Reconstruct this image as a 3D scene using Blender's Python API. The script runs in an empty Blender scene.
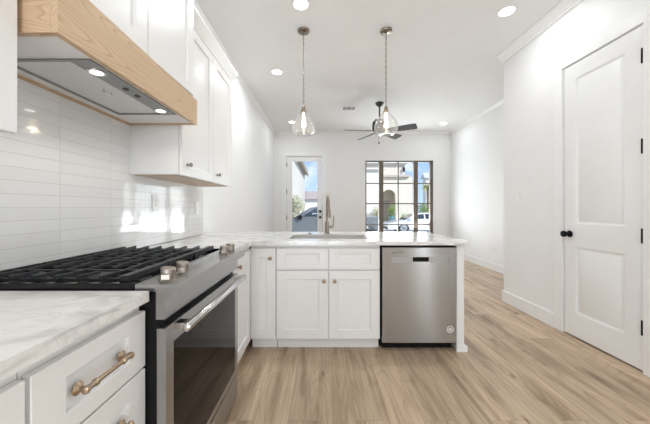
import bpy, bmesh, math, random
from mathutils import Vector, Matrix
R = math.radians
random.seed(7)
SC = bpy.context.scene
COL = SC.collection

# ------------------------------------------------------------------ camera
F, CX, CY, EYE = 275.0, 322.0, 208.0, 1.16
cd = bpy.data.cameras.new('camera'); cam = bpy.data.objects.new('camera', cd); COL.objects.link(cam)
cd.sensor_fit = 'HORIZONTAL'; cd.sensor_width = 36.0; cd.lens = 36.0 * F / 650
cd.shift_x = (325 - CX) / 650; cd.shift_y = -(212 - CY) / 650
cd.clip_start = 0.02; cd.clip_end = 300
cam.location = (0, 0, EYE); cam.rotation_euler = (R(90), 0, 0)
SC.camera = cam

# ------------------------------------------------------------------ exposure, sky, sun, daylight, added fill
SC.view_settings.view_transform = 'Standard'; SC.view_settings.look = 'None'
SC.view_settings.gamma = 1; SC.view_settings.use_curve_mapping = False
SC.view_settings.exposure = 0.60
SC.cycles.max_bounces = 12; SC.cycles.diffuse_bounces = 6; SC.cycles.glossy_bounces = 5
SC.cycles.transparent_max_bounces = 24; SC.cycles.transmission_bounces = 8
SC.cycles.caustics_reflective = False; SC.cycles.caustics_refractive = False
SC.cycles.sample_clamp_indirect = 6

W = bpy.data.worlds.new('sky'); SC.world = W; W.use_nodes = True
nt = W.node_tree; nt.nodes.clear()
def N(t, kind, **kw):
    n = t.nodes.new(kind)
    for k, v in kw.items(): setattr(n, k, v)
    return n
tc = N(nt, 'ShaderNodeTexCoord'); sep = N(nt, 'ShaderNodeSeparateXYZ')
nt.links.new(tc.outputs['Generated'], sep.inputs[0])
grad = N(nt, 'ShaderNodeValToRGB')
grad.color_ramp.elements[0].position = 0.0; grad.color_ramp.elements[0].color = (.58, .76, 1, 1)
grad.color_ramp.elements[1].position = 0.35; grad.color_ramp.elements[1].color = (.17, .38, .92, 1)
nt.links.new(sep.outputs['Z'], grad.inputs[0])
cn = N(nt, 'ShaderNodeTexNoise'); cn.inputs['Scale'].default_value = 6.5; cn.inputs['Detail'].default_value = 6
mp = N(nt, 'ShaderNodeMapping'); mp.inputs['Scale'].default_value = (1, 1, 1.7); mp.inputs['Location'].default_value = (.35, .1, .3)
nt.links.new(tc.outputs['Generated'], mp.inputs[0]); nt.links.new(mp.outputs[0], cn.inputs['Vector'])
cr = N(nt, 'ShaderNodeValToRGB'); cr.color_ramp.elements[0].position = .5; cr.color_ramp.elements[1].position = .64
nt.links.new(cn.outputs[0], cr.inputs[0])
mx = N(nt, 'ShaderNodeMixRGB'); mx.inputs[2].default_value = (1, 1, 1, 1)
nt.links.new(cr.outputs[0], mx.inputs[0]); nt.links.new(grad.outputs[0], mx.inputs[1])
bg = N(nt, 'ShaderNodeBackground'); bg.inputs[1].default_value = .8
nt.links.new(mx.outputs[0], bg.inputs[0])
wo = N(nt, 'ShaderNodeOutputWorld'); nt.links.new(bg.outputs[0], wo.inputs[0])

def light(name, typ, loc, energy, color=(1, 1, 1), **kw):
    d = bpy.data.lights.new(name, typ); d.energy = energy; d.color = color
    for k, v in kw.items():
        if k not in ('rot', 'aim'): setattr(d, k, v)
    o = bpy.data.objects.new(name, d); COL.objects.link(o); o.location = loc
    if 'rot' in kw: o.rotation_euler = kw['rot']
    if 'aim' in kw: o.rotation_euler = Vector(kw['aim']).to_track_quat('-Z', 'Y').to_euler()
    return o
light('sun', 'SUN', (0, -5, 20), 3.0, (1, .965, .91), angle=R(.6), aim=(-.55, .65, -.55))
# area lamps: daylight at the front window, added fill behind the camera
light('rear_fill', 'AREA', (-.15, -3.3, 1.35), 5, (.94, .97, 1), shape='RECTANGLE', size=1.5, size_y=2.3, aim=(0, 1, 0))  # added fill at the unseen rear opening
light('rear_up_fill', 'AREA', (-.15, -3.35, .5), 38, (.88, .945, 1), shape='RECTANGLE', size=1.5, size_y=.9, aim=(0, 1, .9))  # added fill aimed up to brighten the ceiling
light('side_fill', 'AREA', (2.40, -2.07, 1.35), 20, (.97, .985, 1), shape='RECTANGLE', size=.72, size_y=2.0, aim=(-1, 0, 0))  # added lamp behind the side window, streaks the dishwasher door
light('front_up_fill', 'AREA', (1.92, 7.2, .75), 30, (.93, .965, 1), shape='RECTANGLE', size=1.6, size_y=.8, aim=(-.35, -.7, 1))  # added fill aimed up to brighten the living room ceiling
light('front_daylight', 'AREA', (1.92, 7.15, 1.3), 32, (.93, .97, 1), shape='RECTANGLE', size=1.6, size_y=2.0, aim=(0, -1, 0))
CAN_W = 5.9

# ------------------------------------------------------------------ materials
def mat(name, col, rough=.5, metal=0.0, var=0.0, vscale=6, bump=0.0, bscale=60, stretch=(1, 1, 1), spec=.5, coat=0, aniso=0, emit=None, estr=0):
    m = bpy.data.materials.new(name); m.use_nodes = True; t = m.node_tree
    b = t.nodes['Principled BSDF']
    b.inputs['Base Color'].default_value = (*col, 1); b.inputs['Roughness'].default_value = rough
    b.inputs['Metallic'].default_value = metal; b.inputs['Specular IOR Level'].default_value = spec
    b.inputs['Coat Weight'].default_value = coat
    if aniso:
        b.inputs['Anisotropic'].default_value = aniso
        tg = N(t, 'ShaderNodeTangent', direction_type='RADIAL', axis='Z'); t.links.new(tg.outputs[0], b.inputs['Tangent']); b.inputs['Anisotropic Rotation'].default_value = .25
    if emit:
        b.inputs['Emission Color'].default_value = (*emit, 1); b.inputs['Emission Strength'].default_value = estr
    tcn = N(t, 'ShaderNodeTexCoord'); mpn = N(t, 'ShaderNodeMapping'); mpn.inputs['Scale'].default_value = stretch
    t.links.new(tcn.outputs['Object'], mpn.inputs[0])
    n = N(t, 'ShaderNodeTexNoise'); n.inputs['Scale'].default_value = vscale; n.inputs['Detail'].default_value = 4
    t.links.new(mpn.outputs[0], n.inputs['Vector'])
    v = max(var, .01)
    rp = N(t, 'ShaderNodeValToRGB'); rp.color_ramp.elements[0].position = .3; rp.color_ramp.elements[1].position = .7
    rp.color_ramp.elements[0].color = (*[max(0, c * (1 - v)) for c in col], 1)
    rp.color_ramp.elements[1].color = (*[min(1, c * (1 + v)) for c in col], 1)
    t.links.new(n.outputs[0], rp.inputs[0]); t.links.new(rp.outputs[0], b.inputs['Base Color'])
    if bump:
        n2 = N(t, 'ShaderNodeTexNoise'); n2.inputs['Scale'].default_value = bscale; n2.inputs['Detail'].default_value = 3
        t.links.new(mpn.outputs[0], n2.inputs['Vector'])
        bp = N(t, 'ShaderNodeBump'); bp.inputs['Strength'].default_value = bump; bp.inputs['Distance'].default_value = .01
        t.links.new(n2.outputs[0], bp.inputs['Height']); t.links.new(bp.outputs[0], b.inputs['Normal'])
    return m

def wood_mat(name, light_c, dark_c, rough, axis, gscale=1.0):
    """sawn oak; axis = grain direction; rings cut the board so cathedral figures appear"""
    m = bpy.data.materials.new(name); m.use_nodes = True; t = m.node_tree; b = t.nodes['Principled BSDF']
    b.inputs['Roughness'].default_value = rough
    tcn = N(t, 'ShaderNodeTexCoord'); mpn = N(t, 'ShaderNodeMapping')
    s = [1.0, 1.0, 1.0]; s[axis] = .16
    mpn.inputs['Scale'].default_value = s
    t.links.new(tcn.outputs['Object'], mpn.inputs[0])
    n0 = N(t, 'ShaderNodeTexNoise'); n0.inputs['Scale'].default_value = 5 * gscale; n0.inputs['Detail'].default_value = 1.5
    t.links.new(mpn.outputs[0], n0.inputs['Vector'])
    ml = N(t, 'ShaderNodeMath', operation='MULTIPLY'); ml.inputs[1].default_value = 34
    t.links.new(n0.outputs[0], ml.inputs[0])
    fr = N(t, 'ShaderNodeMath', operation='FRACT'); t.links.new(ml.outputs[0], fr.inputs[0])
    pw = N(t, 'ShaderNodeMath', operation='POWER'); pw.inputs[1].default_value = 5; t.links.new(fr.outputs[0], pw.inputs[0])
    n1 = N(t, 'ShaderNodeTexNoise'); n1.inputs['Scale'].default_value = 90; n1.inputs['Detail'].default_value = 4
    mp2 = N(t, 'ShaderNodeMapping'); s2 = [1.0, 1.0, 1.0]; s2[axis] = .04; mp2.inputs['Scale'].default_value = s2
    t.links.new(tcn.outputs['Object'], mp2.inputs[0]); t.links.new(mp2.outputs[0], n1.inputs['Vector'])
    ad = N(t, 'ShaderNodeMath', operation='MULTIPLY_ADD'); ad.inputs[1].default_value = .45
    t.links.new(pw.outputs[0], ad.inputs[0])
    sb = N(t, 'ShaderNodeMath', operation='MULTIPLY'); sb.inputs[1].default_value = .42; t.links.new(n1.outputs[0], sb.inputs[0])
    t.links.new(sb.outputs[0], ad.inputs[2])
    rp = N(t, 'ShaderNodeValToRGB'); rp.color_ramp.elements[0].position = .1; rp.color_ramp.elements[1].position = .8
    rp.color_ramp.elements[0].color = (*light_c, 1); rp.color_ramp.elements[1].color = (*dark_c, 1)
    t.links.new(ad.outputs[0], rp.inputs[0]); t.links.new(rp.outputs[0], b.inputs['Base Color'])
    return m

def floor_mat():
    m = bpy.data.materials.new('oak_planks'); m.use_nodes = True; t = m.node_tree; b = t.nodes['Principled BSDF']
    L = t.links.new
    tcn = N(t, 'ShaderNodeTexCoord'); sp = N(t, 'ShaderNodeSeparateXYZ'); cb = N(t, 'ShaderNodeCombineXYZ')
    L(tcn.outputs['Object'], sp.inputs[0]); L(sp.outputs['Y'], cb.inputs['X']); L(sp.outputs['X'], cb.inputs['Y'])
    br = N(t, 'ShaderNodeTexBrick'); br.offset = .37; br.offset_frequency = 2
    br.inputs['Scale'].default_value = 1; br.inputs['Brick Width'].default_value = 1.5; br.inputs['Row Height'].default_value = .185
    br.inputs['Mortar Size'].default_value = .0012; br.inputs['Mortar Smooth'].default_value = .4; br.inputs['Bias'].default_value = 0
    br.inputs['Color1'].default_value = (0, 0, 0, 1); br.inputs['Color2'].default_value = (1, 1, 1, 1); br.inputs['Mortar'].default_value = (.5, .5, .5, 1)
    L(cb.outputs[0], br.inputs['Vector'])
    # shift the grain from plank to plank
    off = N(t, 'ShaderNodeVectorMath', operation='MULTIPLY_ADD'); off.inputs[1].default_value = (7, 7, 7)
    L(br.outputs['Color'], off.inputs[0]); L(tcn.outputs['Object'], off.inputs[2])
    mpn = N(t, 'ShaderNodeMapping'); mpn.inputs['Scale'].default_value = (1, .13, 1); L(off.outputs[0], mpn.inputs[0])
    g1 = N(t, 'ShaderNodeTexNoise'); g1.inputs['Scale'].default_value = 9; g1.inputs['Detail'].default_value = 6; g1.inputs['Distortion'].default_value = .7
    L(mpn.outputs[0], g1.inputs['Vector'])
    g2 = N(t, 'ShaderNodeTexNoise'); g2.inputs['Scale'].default_value = 60; g2.inputs['Detail'].default_value = 5
    mp2 = N(t, 'ShaderNodeMapping'); mp2.inputs['Scale'].default_value = (1, .05, 1); L(off.outputs[0], mp2.inputs[0]); L(mp2.outputs[0], g2.inputs['Vector'])
    r1 = N(t, 'ShaderNodeValToRGB'); e = r1.color_ramp.elements
    e[0].position = .3; e[0].color = (.30, .208, .132, 1); e[1].position = .68; e[1].color = (.66, .51, .36, 1)
    k = r1.color_ramp.elements.new(.5); k.color = (.565, .425, .292, 1)
    L(g1.outputs[0], r1.inputs[0])
    rg1 = N(t, 'ShaderNodeTexNoise'); rg1.inputs['Scale'].default_value = 3.6; rg1.inputs['Detail'].default_value = 1.6; rg1.inputs['Distortion'].default_value = .3; L(mpn.outputs[0], rg1.inputs['Vector'])
    rm1 = N(t, 'ShaderNodeMath', operation='MULTIPLY'); rm1.inputs[1].default_value = 30; L(rg1.outputs[0], rm1.inputs[0])
    rf1 = N(t, 'ShaderNodeMath', operation='FRACT'); L(rm1.outputs[0], rf1.inputs[0])
    rr1 = N(t, 'ShaderNodeValToRGB'); rr1.color_ramp.elements[0].position = .62; rr1.color_ramp.elements[0].color = (1, 1, 1, 1); rr1.color_ramp.elements[1].position = 1; rr1.color_ramp.elements[1].color = (.60, .56, .52, 1); L(rf1.outputs[0], rr1.inputs[0])
    rmx = N(t, 'ShaderNodeMixRGB', blend_type='MULTIPLY'); rmx.inputs[0].default_value = .38; L(r1.outputs[0], rmx.inputs[1]); L(rr1.outputs[0], rmx.inputs[2])
    hsv = N(t, 'ShaderNodeHueSaturation'); mr = N(t, 'ShaderNodeMapRange'); mr.inputs['To Min'].default_value = .86; mr.inputs['To Max'].default_value = 1.12
    L(br.outputs['Color'], mr.inputs[0]); L(mr.outputs[0], hsv.inputs['Value']); L(rmx.outputs[0], hsv.inputs['Color'])
    m2 = N(t, 'ShaderNodeMixRGB', blend_type='MULTIPLY'); m2.inputs[0].default_value = .55
    r2 = N(t, 'ShaderNodeValToRGB'); r2.color_ramp.elements[0].position = .3; r2.color_ramp.elements[0].color = (.62, .6, .58, 1); r2.color_ramp.elements[1].position = .62
    L(g2.outputs[0], r2.inputs[0]); L(hsv.outputs[0], m2.inputs[1]); L(r2.outputs[0], m2.inputs[2])
    # knots and cracks
    kn = N(t, 'ShaderNodeTexVoronoi'); kn.inputs['Scale'].default_value = 2.9
    mp3 = N(t, 'ShaderNodeMapping'); mp3.inputs['Scale'].default_value = (1.5, .62, 1); L(off.outputs[0], mp3.inputs[0])
    wob = N(t, 'ShaderNodeMixRGB'); wob.inputs[0].default_value = .06; L(mp3.outputs[0], wob.inputs[1]); L(g1.outputs['Color'], wob.inputs[2]); L(wob.outputs[0], kn.inputs['Vector'])
    r3 = N(t, 'ShaderNodeValToRGB'); r3.color_ramp.elements[0].position = .02; r3.color_ramp.elements[0].color = (.30, .25, .22, 1); r3.color_ramp.elements[1].position = .085
    L(kn.outputs['Distance'], r3.inputs[0])
    m3 = N(t, 'ShaderNodeMixRGB', blend_type='MULTIPLY'); m3.inputs[0].default_value = 1; L(m2.outputs[0], m3.inputs[1]); L(r3.outputs[0], m3.inputs[2])
    m4 = N(t, 'ShaderNodeMixRGB', blend_type='MIX'); m4.inputs[2].default_value = (.16, .115, .08, 1)
    ms = N(t, 'ShaderNodeMath', operation='MULTIPLY'); ms.inputs[1].default_value = .55; L(br.outputs['Fac'], ms.inputs[0]); L(ms.outputs[0], m4.inputs[0]); L(m3.outputs[0], m4.inputs[1])
    L(m4.outputs[0], b.inputs['Base Color'])
    b.inputs['Roughness'].default_value = .42; b.inputs['Specular IOR Level'].default_value = .35
    bp = N(t, 'ShaderNodeBump'); bp.inputs['Strength'].default_value = .08; bp.inputs['Distance'].default_value = .01
    L(g2.outputs[0], bp.inputs['Height']); L(bp.outputs[0], b.inputs['Normal'])
    return m

def tile_mat():
    m = bpy.data.materials.new('white_stacked_tile'); m.use_nodes = True; t = m.node_tree; b = t.nodes['Principled BSDF']; L = t.links.new
    tcn = N(t, 'ShaderNodeTexCoord'); sp = N(t, 'ShaderNodeSeparateXYZ'); cb = N(t, 'ShaderNodeCombineXYZ')
    L(tcn.outputs['Object'], sp.inputs[0])
    a1 = N(t, 'ShaderNodeMath', operation='ADD'); a1.inputs[1].default_value = -.0456; L(sp.outputs['Y'], a1.inputs[0]); L(a1.outputs[0], cb.inputs['X'])
    a2 = N(t, 'ShaderNodeMath', operation='ADD'); a2.inputs[1].default_value = -.007; L(sp.outputs['Z'], a2.inputs[0]); L(a2.outputs[0], cb.inputs['Y'])
    br = N(t, 'ShaderNodeTexBrick'); br.offset = 0; br.inputs['Scale'].default_value = 1
    br.inputs['Brick Width'].default_value = .3006; br.inputs['Row Height'].default_value = .0525; br.inputs['Mortar Size'].default_value = .0011; br.inputs['Mortar Smooth'].default_value = .3
    br.inputs['Color1'].default_value = (.77, .77, .76, 1); br.inputs['Color2'].default_value = (.82, .82, .81, 1); br.inputs['Mortar'].default_value = (.62, .61, .6, 1)
    L(cb.outputs[0], br.inputs['Vector']); L(br.outputs['Color'], b.inputs['Base Color'])
    b.inputs['Roughness'].default_value = .07; b.inputs['Specular IOR Level'].default_value = .55
    iv = N(t, 'ShaderNodeMath', operation='SUBTRACT'); iv.inputs[0].default_value = 1; L(br.outputs['Fac'], iv.inputs[1])
    nz = N(t, 'ShaderNodeTexNoise'); nz.inputs['Scale'].default_value = 9; nz.inputs['Detail'].default_value = 1; L(tcn.outputs['Object'], nz.inputs['Vector'])
    b1 = N(t, 'ShaderNodeBump'); b1.inputs['Strength'].default_value = .35; b1.inputs['Distance'].default_value = .002; L(iv.outputs[0], b1.inputs['Height'])
    b2 = N(t, 'ShaderNodeBump'); b2.inputs['Strength'].default_value = .12; b2.inputs['Distance'].default_value = .01; L(nz.outputs[0], b2.inputs['Height']); L(b1.outputs[0], b2.inputs['Normal'])
    L(b2.outputs[0], b.inputs['Normal'])
    return m

def marble_mat():
    m = bpy.data.materials.new('white_marble'); m.use_nodes = True; t = m.node_tree; b = t.nodes['Principled BSDF']; L = t.links.new
    tcn = N(t, 'ShaderNodeTexCoord'); mpn = N(t, 'ShaderNodeMapping'); mpn.inputs['Scale'].default_value = (.55, 2.9, 1.6); mpn.inputs['Rotation'].default_value = (0, .5, .12)
    L(tcn.outputs['Object'], mpn.inputs[0])
    n = N(t, 'ShaderNodeTexNoise'); n.inputs['Scale'].default_value = 2.3; n.inputs['Detail'].default_value = 7; n.inputs['Roughness'].default_value = .6; n.inputs['Distortion'].default_value = 1.1
    L(mpn.outputs[0], n.inputs['Vector'])
    r = N(t, 'ShaderNodeValToRGB'); e = r.color_ramp.elements
    e[0].position = .36; e[0].color = (.80, .785, .76, 1); e[1].position = .62; e[1].color = (.78, .765, .745, 1)
    k = e.new(.475); k.color = (.83, .82, .80, 1); k = e.new(.497); k.color = (.72, .71, .695, 1); k = e.new(.52); k.color = (.83, .82, .80, 1)
    L(n.outputs[0], r.inputs[0])
    mp2 = N(t, 'ShaderNodeMapping'); mp2.inputs['Scale'].default_value = (1.6, 2.2, 9); mp2.inputs['Rotation'].default_value = (.2, .75, 0); L(tcn.outputs['Object'], mp2.inputs[0])
    n2 = N(t, 'ShaderNodeTexNoise'); n2.inputs['Scale'].default_value = 3.5; n2.inputs['Detail'].default_value = 5; n2.inputs['Distortion'].default_value = .6; L(mp2.outputs[0], n2.inputs['Vector'])
    r2 = N(t, 'ShaderNodeValToRGB'); r2.color_ramp.elements[0].position = .30; r2.color_ramp.elements[0].color = (.55, .545, .54, 1); r2.color_ramp.elements[1].position = .50; r2.color_ramp.elements[1].color = (.96, .955, .95, 1); L(n2.outputs[0], r2.inputs[0])
    mz = N(t, 'ShaderNodeMixRGB', blend_type='MULTIPLY'); mz.inputs[0].default_value = .75; L(r.outputs[0], mz.inputs[1]); L(r2.outputs[0], mz.inputs[2]); L(mz.outputs[0], b.inputs['Base Color'])
    b.inputs['Roughness'].default_value = .12
    return m

def thin_glass(name, tint=(1, 1, 1), ior=1.45, rough=0.0, k=1.0, milk=0):
    m = bpy.data.materials.new(name); m.use_nodes = True; t = m.node_tree; t.nodes.clear(); L = t.links.new
    out = N(t, 'ShaderNodeOutputMaterial'); mixs = N(t, 'ShaderNodeMixShader'); tr = N(t, 'ShaderNodeBsdfTransparent'); gl = N(t, 'ShaderNodeBsdfGlossy')
    tr.inputs[0].default_value = (*tint, 1); gl.inputs['Roughness'].default_value = rough
    fr = N(t, 'ShaderNodeLayerWeight'); fr.inputs[0].default_value = .5
    pw = N(t, 'ShaderNodeMath', operation='POWER'); pw.inputs[1].default_value = 4; L(fr.outputs['Facing'], pw.inputs[0])
    mu = N(t, 'ShaderNodeMath', operation='MULTIPLY_ADD'); mu.inputs[1].default_value = .6 * k; mu.inputs[2].default_value = .04 * k; mu.use_clamp = True
    L(pw.outputs[0], mu.inputs[0]);
    if milk:
        df = N(t, 'ShaderNodeBsdfTranslucent'); df.inputs[0].default_value = (1, 1, 1, 1); m5 = N(t, 'ShaderNodeMixShader'); m5.inputs[0].default_value = milk
        L(tr.outputs[0], m5.inputs[1]); L(df.outputs[0], m5.inputs[2]); tr = m5
    L(mu.outputs[0], mixs.inputs[0]); L(tr.outputs[0], mixs.inputs[1]); L(gl.outputs[0], mixs.inputs[2]); L(mixs.outputs[0], out.inputs[0])
    return m

M = {}
M['wall'] = mat('wall_paint', (.84, .84, .838), .55, var=.008, bump=.02, bscale=180)
M['ceiling'] = mat('ceiling_paint', (.80, .795, .785), .7, var=.008, bump=.02, bscale=160)
M['trim'] = mat('trim_paint', (.86, .86, .855), .3, var=.005)
M['cab'] = mat('cabinet_paint', (.81, .80, .785), .32, var=.006)
M['cabdoor'] = M['cab']
M['doorpaint'] = mat('door_paint', (.85, .85, .845), .32, var=.005)
M['floor'] = floor_mat(); M['tile'] = tile_mat(); M['marble'] = marble_mat()
M['oak'] = wood_mat('oak_hood', (.62, .445, .28), (.40, .245, .125), .45, 1)
M['oak_end'] = wood_mat('oak_hood_end', (.62, .44, .285), (.36, .225, .125), .5, 0, 1.6)
M['steel'] = mat('brushed_steel', (.42, .42, .418), .3, 1, var=.03, vscale=30, stretch=(1, 1, 30), aniso=.6)
M['steel_dw'] = mat('brushed_steel_panel', (.43, .427, .422), .25, 1, var=.02, vscale=30, stretch=(1, 1, 60), aniso=1.0)
M['steel_strip'] = mat('brushed_steel_strip', (.45, .445, .44), .42, 1, var=.02, vscale=30, stretch=(1, 1, 60), aniso=.9)
M['steel_smooth'] = mat('polished_steel', (.66, .65, .64), .16, 1, var=.02)
M['steel_hood'] = mat('hood_steel', (.30, .30, .295), .35, 1, var=.03)
M['basin'] = mat('sink_basin', (.60, .58, .55), .25, 0, var=.01)
M['maple'] = mat('maple_underside', (.50, .39, .29), .5, var=.06, vscale=8, stretch=(4, .4, 1))
M['filter'] = mat('hood_filter', (.72, .72, .71), .45, .4, var=.03, vscale=90)
M['iron'] = mat('cast_iron', (.018, .0195, .022), .42, 0, spec=.4, var=.2, vscale=40, bump=.15, bscale=220)
M['enamel'] = mat('black_enamel', (.008, .008, .008), .16, 0, spec=.3, var=.1)
M['black'] = mat('black_paint', (.008, .008, .008), .5, 0, var=.1, spec=.15)
M['ovenglass'] = mat('oven_glass', (.010, .008, .007), .04, 0, var=.05, spec=.13)
M['bronze'] = mat('champagne_bronze', (.44, .33, .235), .28, 1, var=.05, vscale=20)
M['knob'] = mat('aged_bronze', (.36, .24, .15), .32, 1, var=.08, vscale=20)
M['nickel'] = mat('brushed_nickel', (.29, .245, .20), .3, 1, var=.04, vscale=20)
M['rknob'] = mat('range_knob_metal', (.42, .375, .33), .36, 1, var=.03, vscale=20)
M['rubber'] = mat('rubber', (.02, .02, .02), .7)
M['fan_black'] = mat('fan_black', (.03, .032, .036), .4, var=.05)
M['fan_blade'] = mat('fan_blade', (.11, .11, .11), .7, spec=.15, var=.12, vscale=14, stretch=(1, 6, 1))
M['plate'] = mat('plate_plastic', (.85, .85, .84), .3, var=.004)
M['slot'] = mat('slot_dark', (.08, .08, .08), .5)
M['bronzeframe'] = mat('bronze_window_frame', (.15, .118, .092), .45, .1, var=.08)
M['glass'] = thin_glass('window_glass', (.96, .98, .98), k=.8)
M['shade'] = thin_glass('pendant_glass', (.985, .99, .99), 1.5, .03, 1.7, .025)
M['lens'] = mat('light_lens', (1, 1, 1), .4, emit=(1, .97, .93), estr=9)
M['bulb'] = mat('warm_bulb', (1, .8, .6), .3, emit=(1, .78, .52), estr=6)
M['stucco'] = mat('cream_stucco', (.72, .66, .555), .8, var=.03, bump=.1, bscale=60)
M['whitestucco'] = mat('white_stucco', (.76, .72, .64), .8, var=.03, bump=.1, bscale=60)
M['eave'] = mat('eave_wood', (.50, .43, .35), .7, var=.06)
M['rooftile'] = mat('roof_shingle', (.43, .34, .29), .8, var=.2, vscale=14, bump=.3, bscale=30)
M['roofgrey'] = mat('roof_grey', (.60, .58, .54), .8, var=.12, vscale=14)
M['leafy'] = mat('leaf_green', (.20, .30, .07), .6, var=.35, vscale=9)
M['leafpale'] = mat('leaf_pale', (.46, .45, .27), .6, var=.3, vscale=9)
M['bark'] = mat('bark', (.20, .15, .10), .9, var=.2)
M['palmleaf'] = mat('palm_leaf', (.42, .42, .17), .6, var=.3, vscale=8)
M['teal'] = mat('teal_pot', (.10, .27, .29), .4, var=.1)
M['concrete'] = mat('driveway_concrete', (.50, .49, .47), .9, var=.06, vscale=2)
M['truck'] = mat('blue_grey_car_paint', (.18, .20, .205), .35, .2, var=.03, coat=.2)
M['whitecar'] = mat('white_car_paint', (.82, .83, .84), .25, 0, var=.01, coat=.6)
M['carglass'] = mat('car_glass', (.03, .045, .055), .06, 0, var=.1, spec=.7)
M['tyre'] = mat('tyre', (.02, .02, .02), .8)
M['rim'] = mat('wheel_rim', (.55, .55, .56), .3, .8)
M['tail'] = mat('tail_light_red', (.50, .16, .15), .25, 0)
M['headlamp'] = mat('headlamp', (.75, .76, .78), .15, 0)
M['sticker'] = mat('sticker_white', (.75, .74, .73), .4)
M['display'] = mat('display_glass', (.25, .25, .255), .1, .5)
M['doorwood'] = mat('entry_door_wood', (.48, .43, .37), .5, var=.15, vscale=10)

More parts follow.
